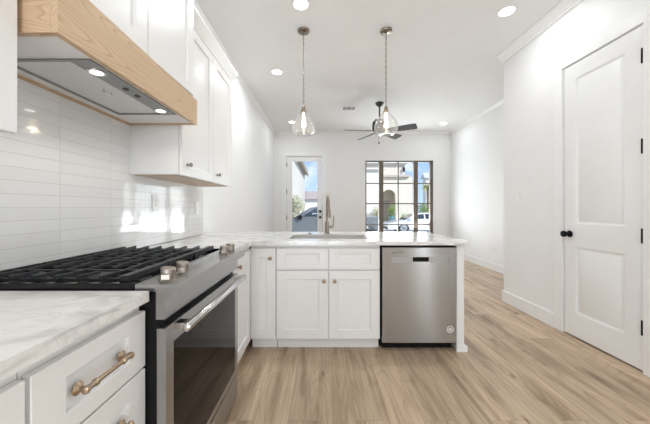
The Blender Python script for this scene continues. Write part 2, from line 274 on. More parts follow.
# ------------------------------------------------------------------ mesh building
class MB:
    def __init__(s): s.bm = bmesh.new()
    def _bev(s, faces, w, seg=1):
        es = set()
        for f in faces: es.update(f.edges)
        es = [e for e in es if len(e.link_faces) == 2 and e.calc_face_angle(0) > .5]
        if es: bmesh.ops.bevel(s.bm, geom=es, offset=w, offset_type='OFFSET', segments=seg, profile=.6, affect='EDGES', clamp_overlap=True)
    def box(s, x0, x1, y0, y1, z0, z1, bev=0, seg=1):
        v = [s.bm.verts.new(p) for p in ((x0,y0,z0),(x1,y0,z0),(x1,y1,z0),(x0,y1,z0),(x0,y0,z1),(x1,y0,z1),(x1,y1,z1),(x0,y1,z1))]
        fs = [s.bm.faces.new([v[i] for i in q]) for q in ((3,2,1,0),(4,5,6,7),(0,1,5,4),(1,2,6,5),(2,3,7,6),(3,0,4,7))]
        if bev: s._bev(fs, bev, seg)
        return s
    def hexa(s, bottom, top, bev=0, seg=1):
        v = [s.bm.verts.new(p) for p in list(bottom) + list(top)]
        n = len(bottom)
        fs = [s.bm.faces.new([v[i] for i in reversed(range(n))]), s.bm.faces.new([v[n + i] for i in range(n)])]
        for i in range(n):
            j = (i + 1) % n; fs.append(s.bm.faces.new([v[i], v[j], v[n + j], v[n + i]]))
        if bev: s._bev(fs, bev, seg)
        return s
    def prism(s, poly, axis, a, b, bev=0, seg=1):
        """poly in the two other axes (ordered x<y<z), extruded along axis from a to b"""
        def P(p, t):
            q = list(p); q.insert(axis, t); return tuple(q)
        return s.hexa([P(p, a) for p in poly], [P(p, b) for p in poly], bev, seg)
    def lathe(s, prof, org, axis=(0, 0, 1), n=20, cap=True):
        ax = Vector(axis).normalized(); u = ax.orthogonal().normalized(); w = ax.cross(u); o = Vector(org)
        rings = []
        for r, t in prof:
            rings.append([s.bm.verts.new(o + ax * t + (u * math.cos(2*math.pi*i/n) + w * math.sin(2*math.pi*i/n)) * max(r, 1e-4)) for i in range(n)])
        for a, b in zip(rings, rings[1:]):
            for i in range(n):
                j = (i + 1) % n; s.bm.faces.new((a[i], a[j], b[j], b[i]))
        if cap:
            s.bm.faces.new(list(reversed(rings[0]))); s.bm.faces.new(rings[-1])
        return s
    def cyl(s, p0, p1, r0, r1=None, n=16):
        p0 = Vector(p0); p1 = Vector(p1); d = p1 - p0
        return s.lathe([(r0, 0), (r1 if r1 is not None else r0, d.length)], p0, d, n)
    def tube(s, path, r, n=10, closed=False):
        P = [Vector(p) for p in path]; m = len(P); rings = []; prev = None
        for i, p in enumerate(P):
            if closed: d = P[(i + 1) % m] - P[i - 1]
            else: d = P[min(i + 1, m - 1)] - P[max(i - 1, 0)]
            d.normalize()
            u = d.orthogonal().normalized() if prev is None else (prev - d * prev.dot(d)).normalized()
            prev = u; w = d.cross(u); rr = r[i] if isinstance(r, (list, tuple)) else r
            rings.append([s.bm.verts.new(p + (u * math.cos(2*math.pi*k/n) + w * math.sin(2*math.pi*k/n)) * rr) for k in range(n)])
        for i in range(m if closed else m - 1):
            a, b = rings[i], rings[(i + 1) % m]
            for k in range(n):
                j = (k + 1) % n; s.bm.faces.new((a[k], a[j], b[j], b[k]))
        if not closed:
            s.bm.faces.new(list(reversed(rings[0]))); s.bm.faces.new(rings[-1])
        return s
    def cells(s, xs, ys, inside, z0, z1, bev=0, seg=2):
        V = {}
        def vv(i, j, k):
            if (i, j, k) not in V: V[(i, j, k)] = s.bm.verts.new((xs[i], ys[j], (z0, z1)[k]))
            return V[(i, j, k)]
        fs = []
        for i in range(len(xs) - 1):
            for j in range(len(ys) - 1):
                if not inside(i, j): continue
                fs.append(s.bm.faces.new((vv(i,j,1), vv(i+1,j,1), vv(i+1,j+1,1), vv(i,j+1,1))))
                fs.append(s.bm.faces.new((vv(i,j+1,0), vv(i+1,j+1,0), vv(i+1,j,0), vv(i,j,0))))
                for (a, b, di, dj) in (((i,j),(i+1,j),0,-1), ((i+1,j),(i+1,j+1),1,0), ((i+1,j+1),(i,j+1),0,1), ((i,j+1),(i,j),-1,0)):
                    ii, jj = i + di, j + dj
                    ok = 0 <= ii < len(xs) - 1 and 0 <= jj < len(ys) - 1 and inside(ii, jj)
                    if not ok: fs.append(s.bm.faces.new((vv(*a,0), vv(*b,0), vv(*b,1), vv(*a,1))))
        if bev: s._bev(fs, bev, seg)
        return s
    def front(s, mp, u0, u1, v0, v1, th, panels, steps, bev=.0015):
        """a door or drawer front; panels = (ua,ub,va,vb) recesses; steps = (inset, depth)"""
        us = sorted({u0, u1, *[p[0] for p in panels], *[p[1] for p in panels]}); vs = sorted({v0, v1, *[p[2] for p in panels], *[p[3] for p in panels]})
        V = {}
        def vv(u, v, w):
            k = (round(u, 5), round(v, 5), round(w, 5))
            if k not in V: V[k] = s.bm.verts.new(mp(u, v, w))
            return V[k]
        fs = []
        def quad(a): 
            f = s.bm.faces.new(a); fs.append(f)
        for i in range(len(us) - 1):
            for j in range(len(vs) - 1):
                a, b, c, d = us[i], us[i+1], vs[j], vs[j+1]
                if any(p[0] <= a and b <= p[1] and p[2] <= c and d <= p[3] for p in panels): continue
                quad((vv(a,c,0), vv(b,c,0), vv(b,d,0), vv(a,d,0)))
        for (ua, ub, va, vb) in panels:
            assert not [u for u in us if ua < u < ub] and not [v for v in vs if va < v < vb]
            cur = (ua, ub, va, vb, 0)
            for ins, dep in steps:
                nx = (cur[0] + ins, cur[1] - ins, cur[2] + ins, cur[3] - ins, dep)
                A = [(cur[0],cur[2],cur[4]),(cur[1],cur[2],cur[4]),(cur[1],cur[3],cur[4]),(cur[0],cur[3],cur[4])]
                B = [(nx[0],nx[2],dep),(nx[1],nx[2],dep),(nx[1],nx[3],dep),(nx[0],nx[3],dep)]
                for k in range(4):
                    quad((vv(*A[k]), vv(*A[(k+1)%4]), vv(*B[(k+1)%4]), vv(*B[k])))
                cur = nx
            quad((vv(cur[0],cur[2],cur[4]), vv(cur[1],cur[2],cur[4]), vv(cur[1],cur[3],cur[4]), vv(cur[0],cur[3],cur[4])))
        for i in range(len(us) - 1):
            quad((vv(us[i],v0,-th), vv(us[i+1],v0,-th), vv(us[i+1],v0,0), vv(us[i],v0,0)))
            quad((vv(us[i],v1,0), vv(us[i+1],v1,0), vv(us[i+1],v1,-th), vv(us[i],v1,-th)))
        for j in range(len(vs) - 1):
            quad((vv(u0,vs[j],0), vv(u0,vs[j+1],0), vv(u0,vs[j+1],-th), vv(u0,vs[j],-th)))
            quad((vv(u1,vs[j],-th), vv(u1,vs[j+1],-th), vv(u1,vs[j+1],0), vv(u1,vs[j],0)))
        for i in range(len(us) - 1):
            for j in range(len(vs) - 1):
                quad((vv(us[i],vs[j+1],-th), vv(us[i+1],vs[j+1],-th), vv(us[i+1],vs[j],-th), vv(us[i],vs[j],-th)))
        bmesh.ops.recalc_face_normals(s.bm, faces=s.bm.faces[:])
        if bev: s._bev(fs, bev, 1)
        return s
    def leaves(s, c, rad, n, size, rng, flat=1.0):
        for _ in range(n):
            d = Vector((rng.gauss(0,1), rng.gauss(0,1), rng.gauss(0,1))).normalized() * (rng.random() ** .45)
            p = Vector(c) + Vector((d.x*rad[0], d.y*rad[1], d.z*rad[2]))
            a = Vector((rng.gauss(0,1), rng.gauss(0,1), rng.gauss(0,1))).normalized(); b = a.orthogonal().normalized()
            l = size * rng.uniform(.6, 1.3)
            s.bm.faces.new([s.bm.verts.new(q) for q in (p - a*l, p + b*l*.4, p + a*l, p - b*l*.4)])
        return s
    def build(s, name, material, parent=None, org=None, loc=None, sharp=32):
        bmesh.ops.recalc_face_normals(s.bm, faces=s.bm.faces[:])
        o0 = Vector(ORG[parent.name]) if parent is not None else Vector(org or (0, 0, 0))
        bmesh.ops.translate(s.bm, verts=s.bm.verts[:], vec=-o0)
        me = bpy.data.meshes.new(name); s.bm.to_mesh(me); s.bm.free()
        me.materials.append(M[material] if isinstance(material, str) else material)
        for p in me.polygons: p.use_smooth = True
        me.set_sharp_from_angle(angle=R(sharp))
        ob = bpy.data.objects.new(name, me); COL.objects.link(ob)
        if parent is not None: ob.parent = parent
        else: ob.location = o0
        ORG[ob.name] = tuple(o0)
        return ob
ORG = {}
def root(name, loc, label, cat, group=None):
    o = bpy.data.objects.new(name, None); COL.objects.link(o); o.location = loc; ORG[o.name] = tuple(loc)
    o.empty_display_size = .1
    return tag(o, label, cat, group)
def tag(o, label, cat, group=None):
    o['label'] = label; o['category'] = cat
    if group: o['group'] = group
    return o
def struct(name, mb, material, parent=None, label=None):
    o = mb.build(name, material, parent)
    if parent is None:
        o['kind'] = 'structure'
        if label: o['label'] = label
    return o
def copy_tree(o, loc=None, parent=None, label=None):
    c = o.copy(); COL.objects.link(c)
    if parent is not None: c.parent = parent
    if loc is not None: c.location = loc
    if label: c['label'] = label
    for ch in [x for x in o.children if x.type != 'LIGHT']: copy_tree(ch, None, c)
    return c

XW = -1.199       # kitchen wall
XR = 2.262        # right wall
XF = 3.2          # living room right wall
YB, YK = 6.85, -3.2
ZC = 3.05
YC = 3.425         # where the right wall ends

# ------------------------------------------------------------------ room shell
struct('floor', MB().box(XW - .15, XF + .15, YK - .15, YB + .2, -.12, 0), 'floor')
struct('ceiling', MB().box(XW - .15, XF + .15, YK - .15, YB + .2, ZC, ZC + .15), 'ceiling')
struct('wall_left', MB().box(XW - .15, XW, YK - .15, YB + .2, 0, ZC), 'wall')
wr = MB()
DY0, DY1, DZ = 1.926, 2.578, 2.462           # pantry door opening
wr.box(XR, XR + .12, YK, -2.4, 0, ZC).box(XR, XR + .12, -1.4, DY0, 0, ZC).box(XR, XR + .12, -2.4, -1.4, 0, .3).box(XR, XR + .12, -2.4, -1.4, 2.4, ZC).box(XR, XR + .12, DY1, YC, 0, ZC).box(XR, XR + .12, DY0, DY1, DZ, ZC)
wr.box(XR + .12, XF, YC - .12, YC, 0, ZC).box(XR + .12, XR + 1.0, .4, .5, 0, ZC).box(XR + .9, XR + 1.0, .5, YC - .12, 0, ZC)
struct('wall_right', wr, 'wall')
struct('wall_living', MB().box(XF, XF + .15, YC - .12, YB + .2, 0, ZC), 'wall')
# back wall with the glazed door and the window
BX0, BX1, BZ = -.905, .028, 2.455
WX0, WX1, WZ0, WZ1 = 1.082, 2.775, .24, 2.345
wb = MB()
wb.box(XW, BX0, YB, YB + .2, 0, ZC).box(BX1, WX0, YB, YB + .2, 0, ZC).box(WX1, XF, YB, YB + .2, 0, ZC)
wb.box(BX0, BX1, YB, YB + .2, BZ, ZC).box(WX0, WX1, YB, YB + .2, WZ1, ZC).box(WX0, WX1, YB, YB + .2, 0, WZ0)
struct('wall_back', wb, 'wall')
# rear wall behind the camera; opening added to let fill light in
wk = MB()
wk.box(XW, -.95, YK - .15, YK, 0, ZC).box(.65, XR, YK - .15, YK, 0, ZC).box(-.95, .65, YK - .15, YK, 2.55, ZC)
struct('wall_rear', wk, 'wall')
struct('roof', MB().box(XW - .6, XF + .6, YK - 4.5, YB + .5, ZC + .16, ZC + .4), 'roofgrey')  # unseen; long rear overhang added to keep sun out of the opening

def baseboard(name, poly_runs):
    mb = MB()
    for (x0, x1, y0, y1) in poly_runs:
        mb.box(x0, x1, y0, y1, 0, .135, .004)
    return struct(name, mb, 'trim')
bt = .016
baseboard('baseboard_right', [(XR - bt, XR, DY1 + .09, YC + bt), (XR, XF, YC, YC + bt), (XR - bt, XR, YK, DY0 - .09)])
baseboard('baseboard_living', [(XF - bt, XF, YC + bt, YB)])
baseboard('baseboard_back', [(XW + bt, BX0 - .09, YB - bt, YB), (BX1 + .09, XF - bt, YB - bt, YB)])
baseboard('baseboard_left', [(XW, XW + bt, 3.06, YB)])
# crown mouldings
def crown_prof(sx, x, k=1.0):   # profile in x,z for a wall at x whose room lies towards sx
    p = [(0, 0), (.085, 0), (.085, -.012), (.07, -.022), (.028, -.07), (.014, -.078), (.014, -.092), (0, -.092)]
    return [(x + sx*a*k, ZC + b*k) for a, b in p]
struct('trim_1', MB().prism(crown_prof(-1, XR), 1, YK, YC), 'trim', label='crown moulding above the pantry door wall')
struct('trim_2', MB().prism(crown_prof(-1, XF, .6), 1, YC, YB), 'trim', label='crown moulding of the living room wall')
struct('trim_3', MB().prism(crown_prof(1, XW, .6), 1, YK, YB), 'trim', label='crown moulding above the kitchen wall')
yprof = [(YB - (p[0] - XW), p[1]) for p in crown_prof(1, XW, .6)]
struct('trim_4', MB().prism(yprof, 0, XW + .052, XF - .052), 'trim', label='crown moulding of the window wall')

# backsplash tile sheet on the kitchen wall
struct('trim_5', MB().box(XW, XW + .010, -.6, 2.748, .90, 1.76), 'tile', label='white stacked tile backsplash')
TX = XW + .010

# ------------------------------------------------------------------ pantry door
mapR = lambda u, v, w: (XR - .002 - w, u, v)          # faces -X
D0, D1 = 1.935, 2.566
dr = MB().front(mapR, D0, D1, .012, 2.452, .035, [(2.052, 2.452, 1.02, 2.318), (2.052, 2.452, .22, .815)],
                [(.004, -.005), (.014, -.011), (.004, -.011), (.012, -.005)], .002)
door = struct('door_1', dr, 'doorpaint', label='white two-panel pantry door in the right wall')
kb = MB().lathe([(.030, 0), (.031, .004), (.026, .010), (.011, .014), (.010, .032), (.018, .036), (.027, .046), (.029, .056), (.026, .066), (.014, .072)], (XR - .002, 2.508, .925), (-1, 0, 0), 24)
kb.build('door_knob', 'black', door)
for z in (.316, .963, 1.596, 2.232):
    MB().box(XR - .005, XR - .0022, D0 - .010, D0 + .006, z - .05, z + .05, .001).cyl((XR - .010, D0 - .002, z - .052), (XR - .010, D0 - .002, z + .052), .0075, n=10).build('hinge', 'black', door)
tr = MB()
for (y0, y1, z0, z1) in ((DY0 - .09, DY0, 0, DZ + .09), (DY1, DY1 + .09, 0, DZ + .09)): tr.box(XR - .014, XR, y0, y1, z0, z1, .004)
tr.box(XR - .014, XR, DY0, DY1, DZ, DZ + .09, .004)
tr.box(XR, XR + .115, DY0 - .001, DY0 + .004, 0, DZ).box(XR, XR + .115, DY1 - .005, DY1, 0, DZ).box(XR, XR + .115, DY0, DY1, DZ - .004, DZ)
struct('trim_6', tr, 'trim', label='white casing around the pantry door')

# ------------------------------------------------------------------ glazed entry door
S = YB / F
ex0, ex1 = -.879, .003
gx0, gx1, gz0, gz1 = -.752, -.110, .26, 2.326
dm = MB()
dm.box(ex0, gx0, YB + .03, YB + .075, .015, 2.443, .003).box(gx1, ex1, YB + .03, YB + .075, .015, 2.443, .003)
dm.box(gx0, gx1, YB + .03, YB + .075, gz1, 2.443).box(gx0, gx1, YB + .03, YB + .075, .015, gz0)
for (a, b, c, d) in ((gx0 - .012, gx0 + .006, gz0, gz1), (gx1 - .006, gx1 + .012, gz0, gz1), (gx0, gx1, gz1 - .006, gz1 + .012), (gx0, gx1, gz0 - .012, gz0 + .006)):
    dm.box(a, b, YB + .024, YB + .032, c, d)
d2 = struct('door_2', dm, 'doorpaint', label='white full-glass front door beside the window')
MB().box(gx0, gx1, YB + .05, YB + .056, gz0, gz1).build('glass', 'glass', d2)
for z in (1.075, .93):
    MB().lathe([(.032, 0), (.032, .008), (.014, .014), (.013, .03), (.028, .04), (.028, .055), (.012, .062)], (-.045, YB + .03, z), (0, -1, 0), 18).build('door_knob', 'black', d2)
for z in (2.245, 1.57, .92, .2):
    MB().box(ex0 - .016, ex0 + .006, YB + .014, YB + .032, z - .055, z + .055).build('hinge', 'fan_black', d2)
tr = MB()
tr.box(BX0 - .085, BX0, YB - .018, YB, 0, BZ + .085, .004).box(BX1, BX1 + .085, YB - .018, YB, 0, BZ + .085, .004).box(BX0, BX1, YB - .018, YB, BZ, BZ + .085, .004)
tr.box(BX0, BX0 + .018, YB, YB + .15, 0, BZ).box(BX1 - .018, BX1, YB, YB + .15, 0, BZ).box(BX0, BX1, YB, YB + .15, BZ - .01, BZ).box(BX0, BX1, YB, YB + .2, 0, .014)
struct('trim_7', tr, 'trim', label='white casing around the glazed front door')

# ------------------------------------------------------------------ window
P = lambda px: (px - CX) * S
fm = MB(); fy0, fy1 = YB + .03, YB + .10
def bar(x0, x1, z0, z1, y0=fy0, y1=fy1): fm.box(x0, x1, y0, y1, z0, z1, .003)
bar(WX0, P(366.6), WZ0, WZ1); bar(P(430.6), WX1, WZ0, WZ1)
bar(WX0, WX1, 2.31, WZ1); bar(WX0, WX1, WZ0, WZ0 + .05)
bar(P(379.2), P(383.6), WZ0, WZ1, fy0 - .01, fy1); bar(P(413.9), P(418.2), WZ0, WZ1, fy0 - .01, fy1)
win = struct('window_1', fm, 'bronzeframe', label='bronze framed window of three units in the back wall')
mm = MB()
mm.box(P(398.2), P(399.2), fy0 + .01, fy1 - .02, WZ0 + .05, 2.31)
for y in (183.3, 203.6, 224.6):
    z = EYE - (y - CY) * S
    for (a, b) in ((366.6, 379.2), (383.6, 413.9), (418.2, 430.6)):
        mm.box(P(a), P(b), fy0 + .01, fy1 - .02, z - .013, z + .013)
mm.build('window_muntins', 'bronzeframe', win)
for (a, b) in ((366.6, 379.2), (383.6, 413.9), (418.2, 430.6)):
    MB().box(P(a), P(b), fy0 + .045, fy0 + .05, WZ0 + .05, 2.31).build('pane', 'glass', win)
tr = MB().box(WX0 - .02, WX1 + .02, YB - .03, YB + .03, WZ0 - .025, WZ0 - .001, .004)
struct('trim_8', tr, 'trim', label='white sill board under the bronze window')

# unseen side window, added so the dishwasher door shows a highlight
sw = MB()
for (a, b, c0, d0) in ((-2.4, -2.36, .3, 2.4), (-1.44, -1.4, .3, 2.4), (-2.36, -1.44, .3, .34), (-2.36, -1.44, 2.36, 2.4)): sw.box(XR + .07, XR + .11, a, b, c0, d0, .003)
w2 = struct('added_window', sw, 'bronzeframe', label='unseen side window added behind the camera for the dishwasher highlight')
MB().box(XR + .09, XR + .095, -2.36, -1.44, .34, 2.36).build('pane', 'glass', w2)

# ------------------------------------------------------------------ cabinets
XFACE = -.566        # fronts of the left run
YFACE = 2.225        # fronts of the peninsula
ZT = .864            # underside of the worktops
FT = .020            # front thickness
mapL = lambda u, v, w: (XFACE + w, u, v)
mapP = lambda u, v, w: (u, YFACE - w, v)
def shaker(mp, u0, u1, v0, v1, rail=.062, stile=.075):
    return MB().front(mp, u0, u1, v0, v1, FT, [(u0 + stile, u1 - stile, v0 + rail, v1 - rail)], [(.003, -.011)], .0018)
def knob(mp, u, v, parent, m='knob'):
    o = Vector(mp(u, v, 0)); d = Vector(mp(u, v, 1)) - o
    MB().lathe([(.011, 0), (.011, .002), (.0062, .005), (.0055, .014), (.010, .019), (.0145, .023), (.0150, .027), (.0125, .031), (.006, .0325)], o, d, 20).build('knob', m, parent)

def pull(mp, u0, u1, v, parent, out=.025):
    o = lambda u, w: Vector(mp(u, v, w)); d = (o(0, 1) - o(0, 0))
    ax = (o(1, 0) - o(0, 0))
    mb = MB()
    for u in (u0 + .016, u1 - .016):
        mb.lathe([(.0145, 0), (.0150, .003), (.0115, .006), (.0060, .010), (.0055, out - .006), (.0075, out), (.005, out + .006)], o(u, 0), d, 18)
    u0 += .009; u1 -= .009; L = u1 - u0
    mb.lathe([(.004, -.004), (.0085, -.002), (.0100, .002), (.0085, .007), (.0068, .010), (.0068, .024), (.0090, .027), (.0090, .033), (.0060, .036), (.0056, L*.5), (.0060, L - .036), (.0090, L - .033), (.0090, L - .027), (.0068, L - .024), (.0068, L - .010), (.0085, L - .007), (.0100, L - .002), (.0085, L + .002), (.004, L + .004)], o(u0, out), ax, 18)
    mb.build('pull_handle', 'bronze', parent, None)

def carcass_left(name, y0, y1, label, loc=None):
    r = root(name, (XW + .3, (y0 + y1)/2, 0), label, 'cabinet', 'kitchen base cabinets')
    MB().box(XW + .002, XFACE - FT - .002, y0, y1, .11, ZT - .001).build('body', 'cab', r)
    MB().box(XW + .002, XFACE - .06, y0 + .002, y1 - .002, 0, .109).build('toe_kick', 'cab', r)
    return r
# drawer bank beside the range
c = carcass_left('drawer_cabinet', .531, .8835, 'white drawer cabinet with bronze bar pull left of the range')
for (z0, z1) in ((.655, .832), (.388, .648), (.115, .381)):
    d = shaker(mapL, .535, .8815, z0, z1, .048 if z1 > .7 else .06).build('drawer', 'cabdoor', c)
    pull(mapL, .619, .789, (z0 + z1)/2 if z1 > .7 else z1 - .10, d)
# cabinet nearest to the camera
c = carcass_left('door_cabinet', -.40, .529, 'white base cabinet at the bottom left corner of the photo')
for (a, b, k) in ((-.395, .062, 1), (.068, .5255, 0)):
    d = shaker(mapL, a, b, .115, .832).build('door', 'cabdoor', c)
    knob(mapL, b - .035 if k else a + .035, .745, d)
# cabinet between range and corner
c = carcass_left('corner_cabinet', 1.6535, 2.24, 'white base cabinet in the corner right of the range')
d = shaker(mapL, 1.66, 2.175, .115, .832, .07, .075).build('door', 'cabdoor', c)
knob(mapL, 1.83, .765, d)

def carcass_pen(name, x0, x1, label):
    r = root(name, ((x0 + x1)/2, YFACE + .3, 0), label, 'cabinet', 'kitchen base cabinets')
    MB().box(x0, x1, YFACE + FT + .002, 2.86, .11, ZT - .001).build('body', 'cab', r)
    MB().box(x0 + .002, x1 - .002, YFACE + .068, 2.84, 0, .109).build('toe_kick', 'cab', r)
    return r
c = carcass_pen('narrow_cabinet', -.583, -.3735, 'narrow white base cabinet in the peninsula corner')
d = shaker(mapP, -.578, -.376, .100, .834, .075, .073).build('door', 'cabdoor', c)
knob(mapP, -.416, .755, d)
# the sink base
r = root('sink_cabinet', (.05, YFACE + .3, 0), 'wide white sink cabinet with two doors left of the dishwasher', 'cabinet', 'kitchen base cabinets')
sx0, sx1 = -.3715, .4705
bd = MB().box(sx0, sx0 + .018, YFACE + FT + .002, 2.86, .11, ZT - .001).box(sx1 - .018, sx1, YFACE + FT + .002, 2.86, .11, ZT - .001)
bd.box(sx0 + .018, sx1 - .018, 2.842, 2.86, .11, ZT - .001).box(sx0 + .018, sx1 - .018, YFACE + FT + .002, 2.842, .11, .128).box(sx0 + .018, sx1 - .018, YFACE + FT + .002, YFACE + FT + .02, .128, ZT - .001)
bd.build('body', 'cab', r)
MB().box(sx0 + .002, sx1 - .002, YFACE + .068, 2.84, 0, .109).build('toe_kick', 'cab', r)
for k, (a, b) in enumerate(((-.3685, .0515), (.0565, .4675))):
    shaker(mapP, a, b, .663, .834, .045, .075).build('drawer_front', 'cabdoor', r)
    d = shaker(mapP, a, b, .100, .653, .072, .075).build('door', 'cabdoor', r)
    knob(mapP, b - .035 if k == 0 else a + .045, .572, d)
# peninsula end panel
r = root('end_panel', (1.12, 2.5, 0), 'white end panel closing the peninsula right of the dishwasher', 'panel')
MB().box(1.092, 1.152, YFACE + .005, 2.86, 0, ZT - .001, .002).build('panel', 'cab', r)
MB().box(1.085, 1.172, YFACE - .012, YFACE + .0045, 0, .042, .003).box(1.1525, 1.172, YFACE + .0045, 2.86, 0, .042, .003).build('base_block', 'trim', r)
r2 = root('back_panel', (.25, 2.87, 0), 'white panel on the living room side of the peninsula', 'panel')
MB().box(XW + .02, 1.152, 2.8605, 2.878, 0, ZT - .001, .001).build('panel', 'cab', r2)

# ------------------------------------------------------------------ worktops
ZW = .897
XC = -.549
o = MB().cells([XW + .0105, XC], [-.6, .873], lambda i, j: True, ZT, ZW, .0025).build('worktop', 'marble', None, (XW + .3, .2, ZT))
tag(o, 'white marble worktop in the foreground left of the range', 'worktop')
HX0, HX1, HY0, HY1 = -.285, .405, 2.35, 2.735
def ins(i, j):
    if i == 0: return True                     # left run
    if j == 0: return False
    return not (i == 2 and j == 2)
o = MB().cells([XW + .0105, XC - .01, HX0, HX1, 1.163], [1.652, 2.18, HY0, HY1, 3.05], lambda i, j: (i == 0 or j > 0) and not (i == 2 and j == 2), ZT, ZW, .0025).build('worktop', 'marble', None, (.3, 2.6, ZT))
tag(o, 'white veined marble peninsula worktop with the sink', 'worktop')

# sink
r = root('sink', ((HX0 + HX1)/2, 2.54, .66), 'undermount sink set into the peninsula worktop', 'sink')
a, b, c0, d0 = HX0 + .004, HX1 - .004, HY0 + .004, HY1 - .004
w = .004; zb = .66
sk = MB().box(a, b, c0, d0, zb, zb + w).box(a, a + w, c0, d0, zb + w, ZW - .006).box(b - w, b, c0, d0, zb + w, ZW - .006).box(a + w, b - w, c0, c0 + w, zb + w, ZW - .006).box(a + w, b - w, d0 - w, d0, zb + w, ZW - .006)
sk.build('basin', 'basin', r)
MB().lathe([(.045, 0), (.045, .003), (.03, .004), (.028, .001)], ((a + b)/2, 2.55, zb + w), (0, 0, 1), 20).build('drain', 'steel', r)

# faucet (arches towards the camera over the sink)
fx, fy = .052, 2.80
r = root('faucet', (fx, fy, ZW), 'nickel gooseneck faucet behind the peninsula sink', 'faucet')
MB().lathe([(.027, 0), (.027, .006), (.022, .010), (.0215, .12), (.019, .125)], (fx, fy, ZW), (0, 0, 1), 24).build('base', 'nickel', r)
path = [(fx, fy, ZW + .12), (fx, fy, ZW + .30)]
for k in range(1, 13):
    t = math.pi * k / 12; path.append((fx + .012 * k/12, fy - .085 + .085*math.cos(t), ZW + .30 + .085*math.sin(t)))
path.append((fx + .013, fy - .171, ZW + .275))
MB().tube(path, .0125, 14).build('spout', 'nickel', r)
MB().lathe([(.0135, 0), (.016, .02), (.0205, .085), (.0205, .105), (.015, .107)], (fx + .013, fy - .171, ZW + .275), (0, -.04, -1), 20).build('spray_head', 'nickel', r)
lv = MB().cyl((fx + .018, fy, ZW + .07), (fx + .062, fy, ZW + .07), .0135, n=16).tube([(fx + .058, fy, ZW + .07), (fx + .064, fy, ZW + .10), (fx + .066, fy, ZW + .185)], [.007, .0062, .0052], 12)
lv.build('lever', 'nickel', r)
o = MB().lathe([(.021, 0), (.021, .004), (.014, .006), (.013, .012), (.004, .0125)], (-.125, 2.80, ZW), (0, 0, 1), 18).build('air_switch', 'nickel', None, (-.125, 2.80, ZW))
tag(o, 'small round button on the worktop left of the faucet', 'button')

# ------------------------------------------------------------------ dishwasher
r = root('dishwasher', (.786, 2.5, 0), 'stainless steel dishwasher in the peninsula', 'dishwasher')
x0, x1 = .486, 1.084
MB().box(x0 - .006, x1 + .004, YFACE + .045, 2.82, .10, ZT - .004).box(x0, x1, YFACE + .09, 2.8, 0, .10).build('body', 'black', r)
mapD = lambda u, v, w: (u, YFACE - .006 - w, v)
hx0, hx1, hz0, hz1 = .734, .862, .727, .762
dd = MB().front(mapD, x0, x1, .070, .842, .05, [(hx0, hx1, hz0, hz1)], [(.002, -.028)], .003)
dw = dd.build('door', 'steel_dw', r)
MB().box(hx0 + .0025, hx1 - .0025, YFACE + .019, YFACE + .0215, hz0 + .003, hz1 - .003).build('handle_pocket', 'black', dw)
for (a, b) in ((.565, hx0 - .002), (hx1 + .002, 1.026)): MB().box(a, b, YFACE - .0072, YFACE - .0062, .717, .764).build('control_strip', 'steel_strip', dw)
lg = MB()
for k in range(7): lg.box(.569 + k*.0124, .5775 + k*.0124, YFACE - .007, YFACE - .0062, .7995, .8075)
lg.build('logo', 'slot', dw)
bx, bz = 1.034, .181
bg_ = MB()
n = 32
for k in range(n):
    a0, a1 = 2*math.pi*k/n, 2*math.pi*(k + 1)/n
    q = [(bx + rr*math.cos(t), YFACE - .0068, bz + rr*math.sin(t)) for rr, t in ((.021, a0), (.021, a1), (.0285, a1), (.0285, a0))]
    bg_.hexa(q, [(p[0], p[1] - .0006, p[2]) for p in q])
bg_.build('badge_ring', 'sticker', dw, None)
bg2 = MB()
pts = [(-.016, -.004), (.016, -.004), (.014, .003), (.008, .009), (0, .012), (-.008, .009), (-.014, .003)]
bg2.prism([(bx + p[0], bz + p[1]) for p in pts], 1, YFACE - .0072, YFACE - .0066)
bg2.box(bx - .014, bx + .014, YFACE - .0072, YFACE - .0066, bz - .013, bz - .008)
bg2.build('badge_emblem', 'sticker', dw)
MB().box(x0 + .01, x1 - .01, YFACE + .06, YFACE + .075, .0, .068).build('kick_plate', 'black', r)

# ------------------------------------------------------------------ range
Y0, Y1 = .888, 1.648
rg = root('range', (-.86, (Y0 + Y1)/2, 0), 'slide-in stainless gas range between the two worktops', 'range')
MB().box(TX + .002, -.535, Y0 + .001, Y1 - .001, .04, .890, .002).build('body', 'black', rg)
ct = MB().box(TX + .002, -.604, Y0 - .004, Y1 + .0035, .8905, .903)
for (a, b, c0, d0) in ((TX + .002, -.604, Y0 - .004, Y0 + .012), (TX + .002, -.604, Y1 - .012, Y1 + .0035), (TX + .002, TX + .03, Y0 + .012, Y1 - .012)): ct.box(a, b, c0, d0, .903, .918, .003)
ct.build('cooktop', 'enamel', rg)
cp = MB().prism([(-.603, .8905), (-.535, .8905), (-.535, .800), (-.507, .800), (-.507, .856), (-.466, .874), (-.464, .908), (-.468, .912), (-.603, .914)], 1, Y0 - .002, Y1 + .002, .0015)
panel = cp.build('control_panel', 'steel', rg)
MB().box(-.598, -.560, 1.12, 1.42, .9135, .9146).build('display', 'display', panel)
for y in (.946, 1.046, 1.49, 1.59):
    k = MB().lathe([(.0265, 0), (.0265, .004), (.0235, .006), (.0235, .040), (.0215, .043)], (-.533, y, .9125), (.12, 0, 1), 24)
    dx, dy = .36, -.933
    q = [(-.533 + dx*a - dy*b, y + dy*a + dx*b) for a, b in ((.018, -.012), (.036, -.012), (.036, .012), (.018, .012))]
    k.hexa([(u, v, .922) for u, v in q], [(u, v, .938) for u, v in q], .003)
    k.build('control_knob', 'rknob', rg)
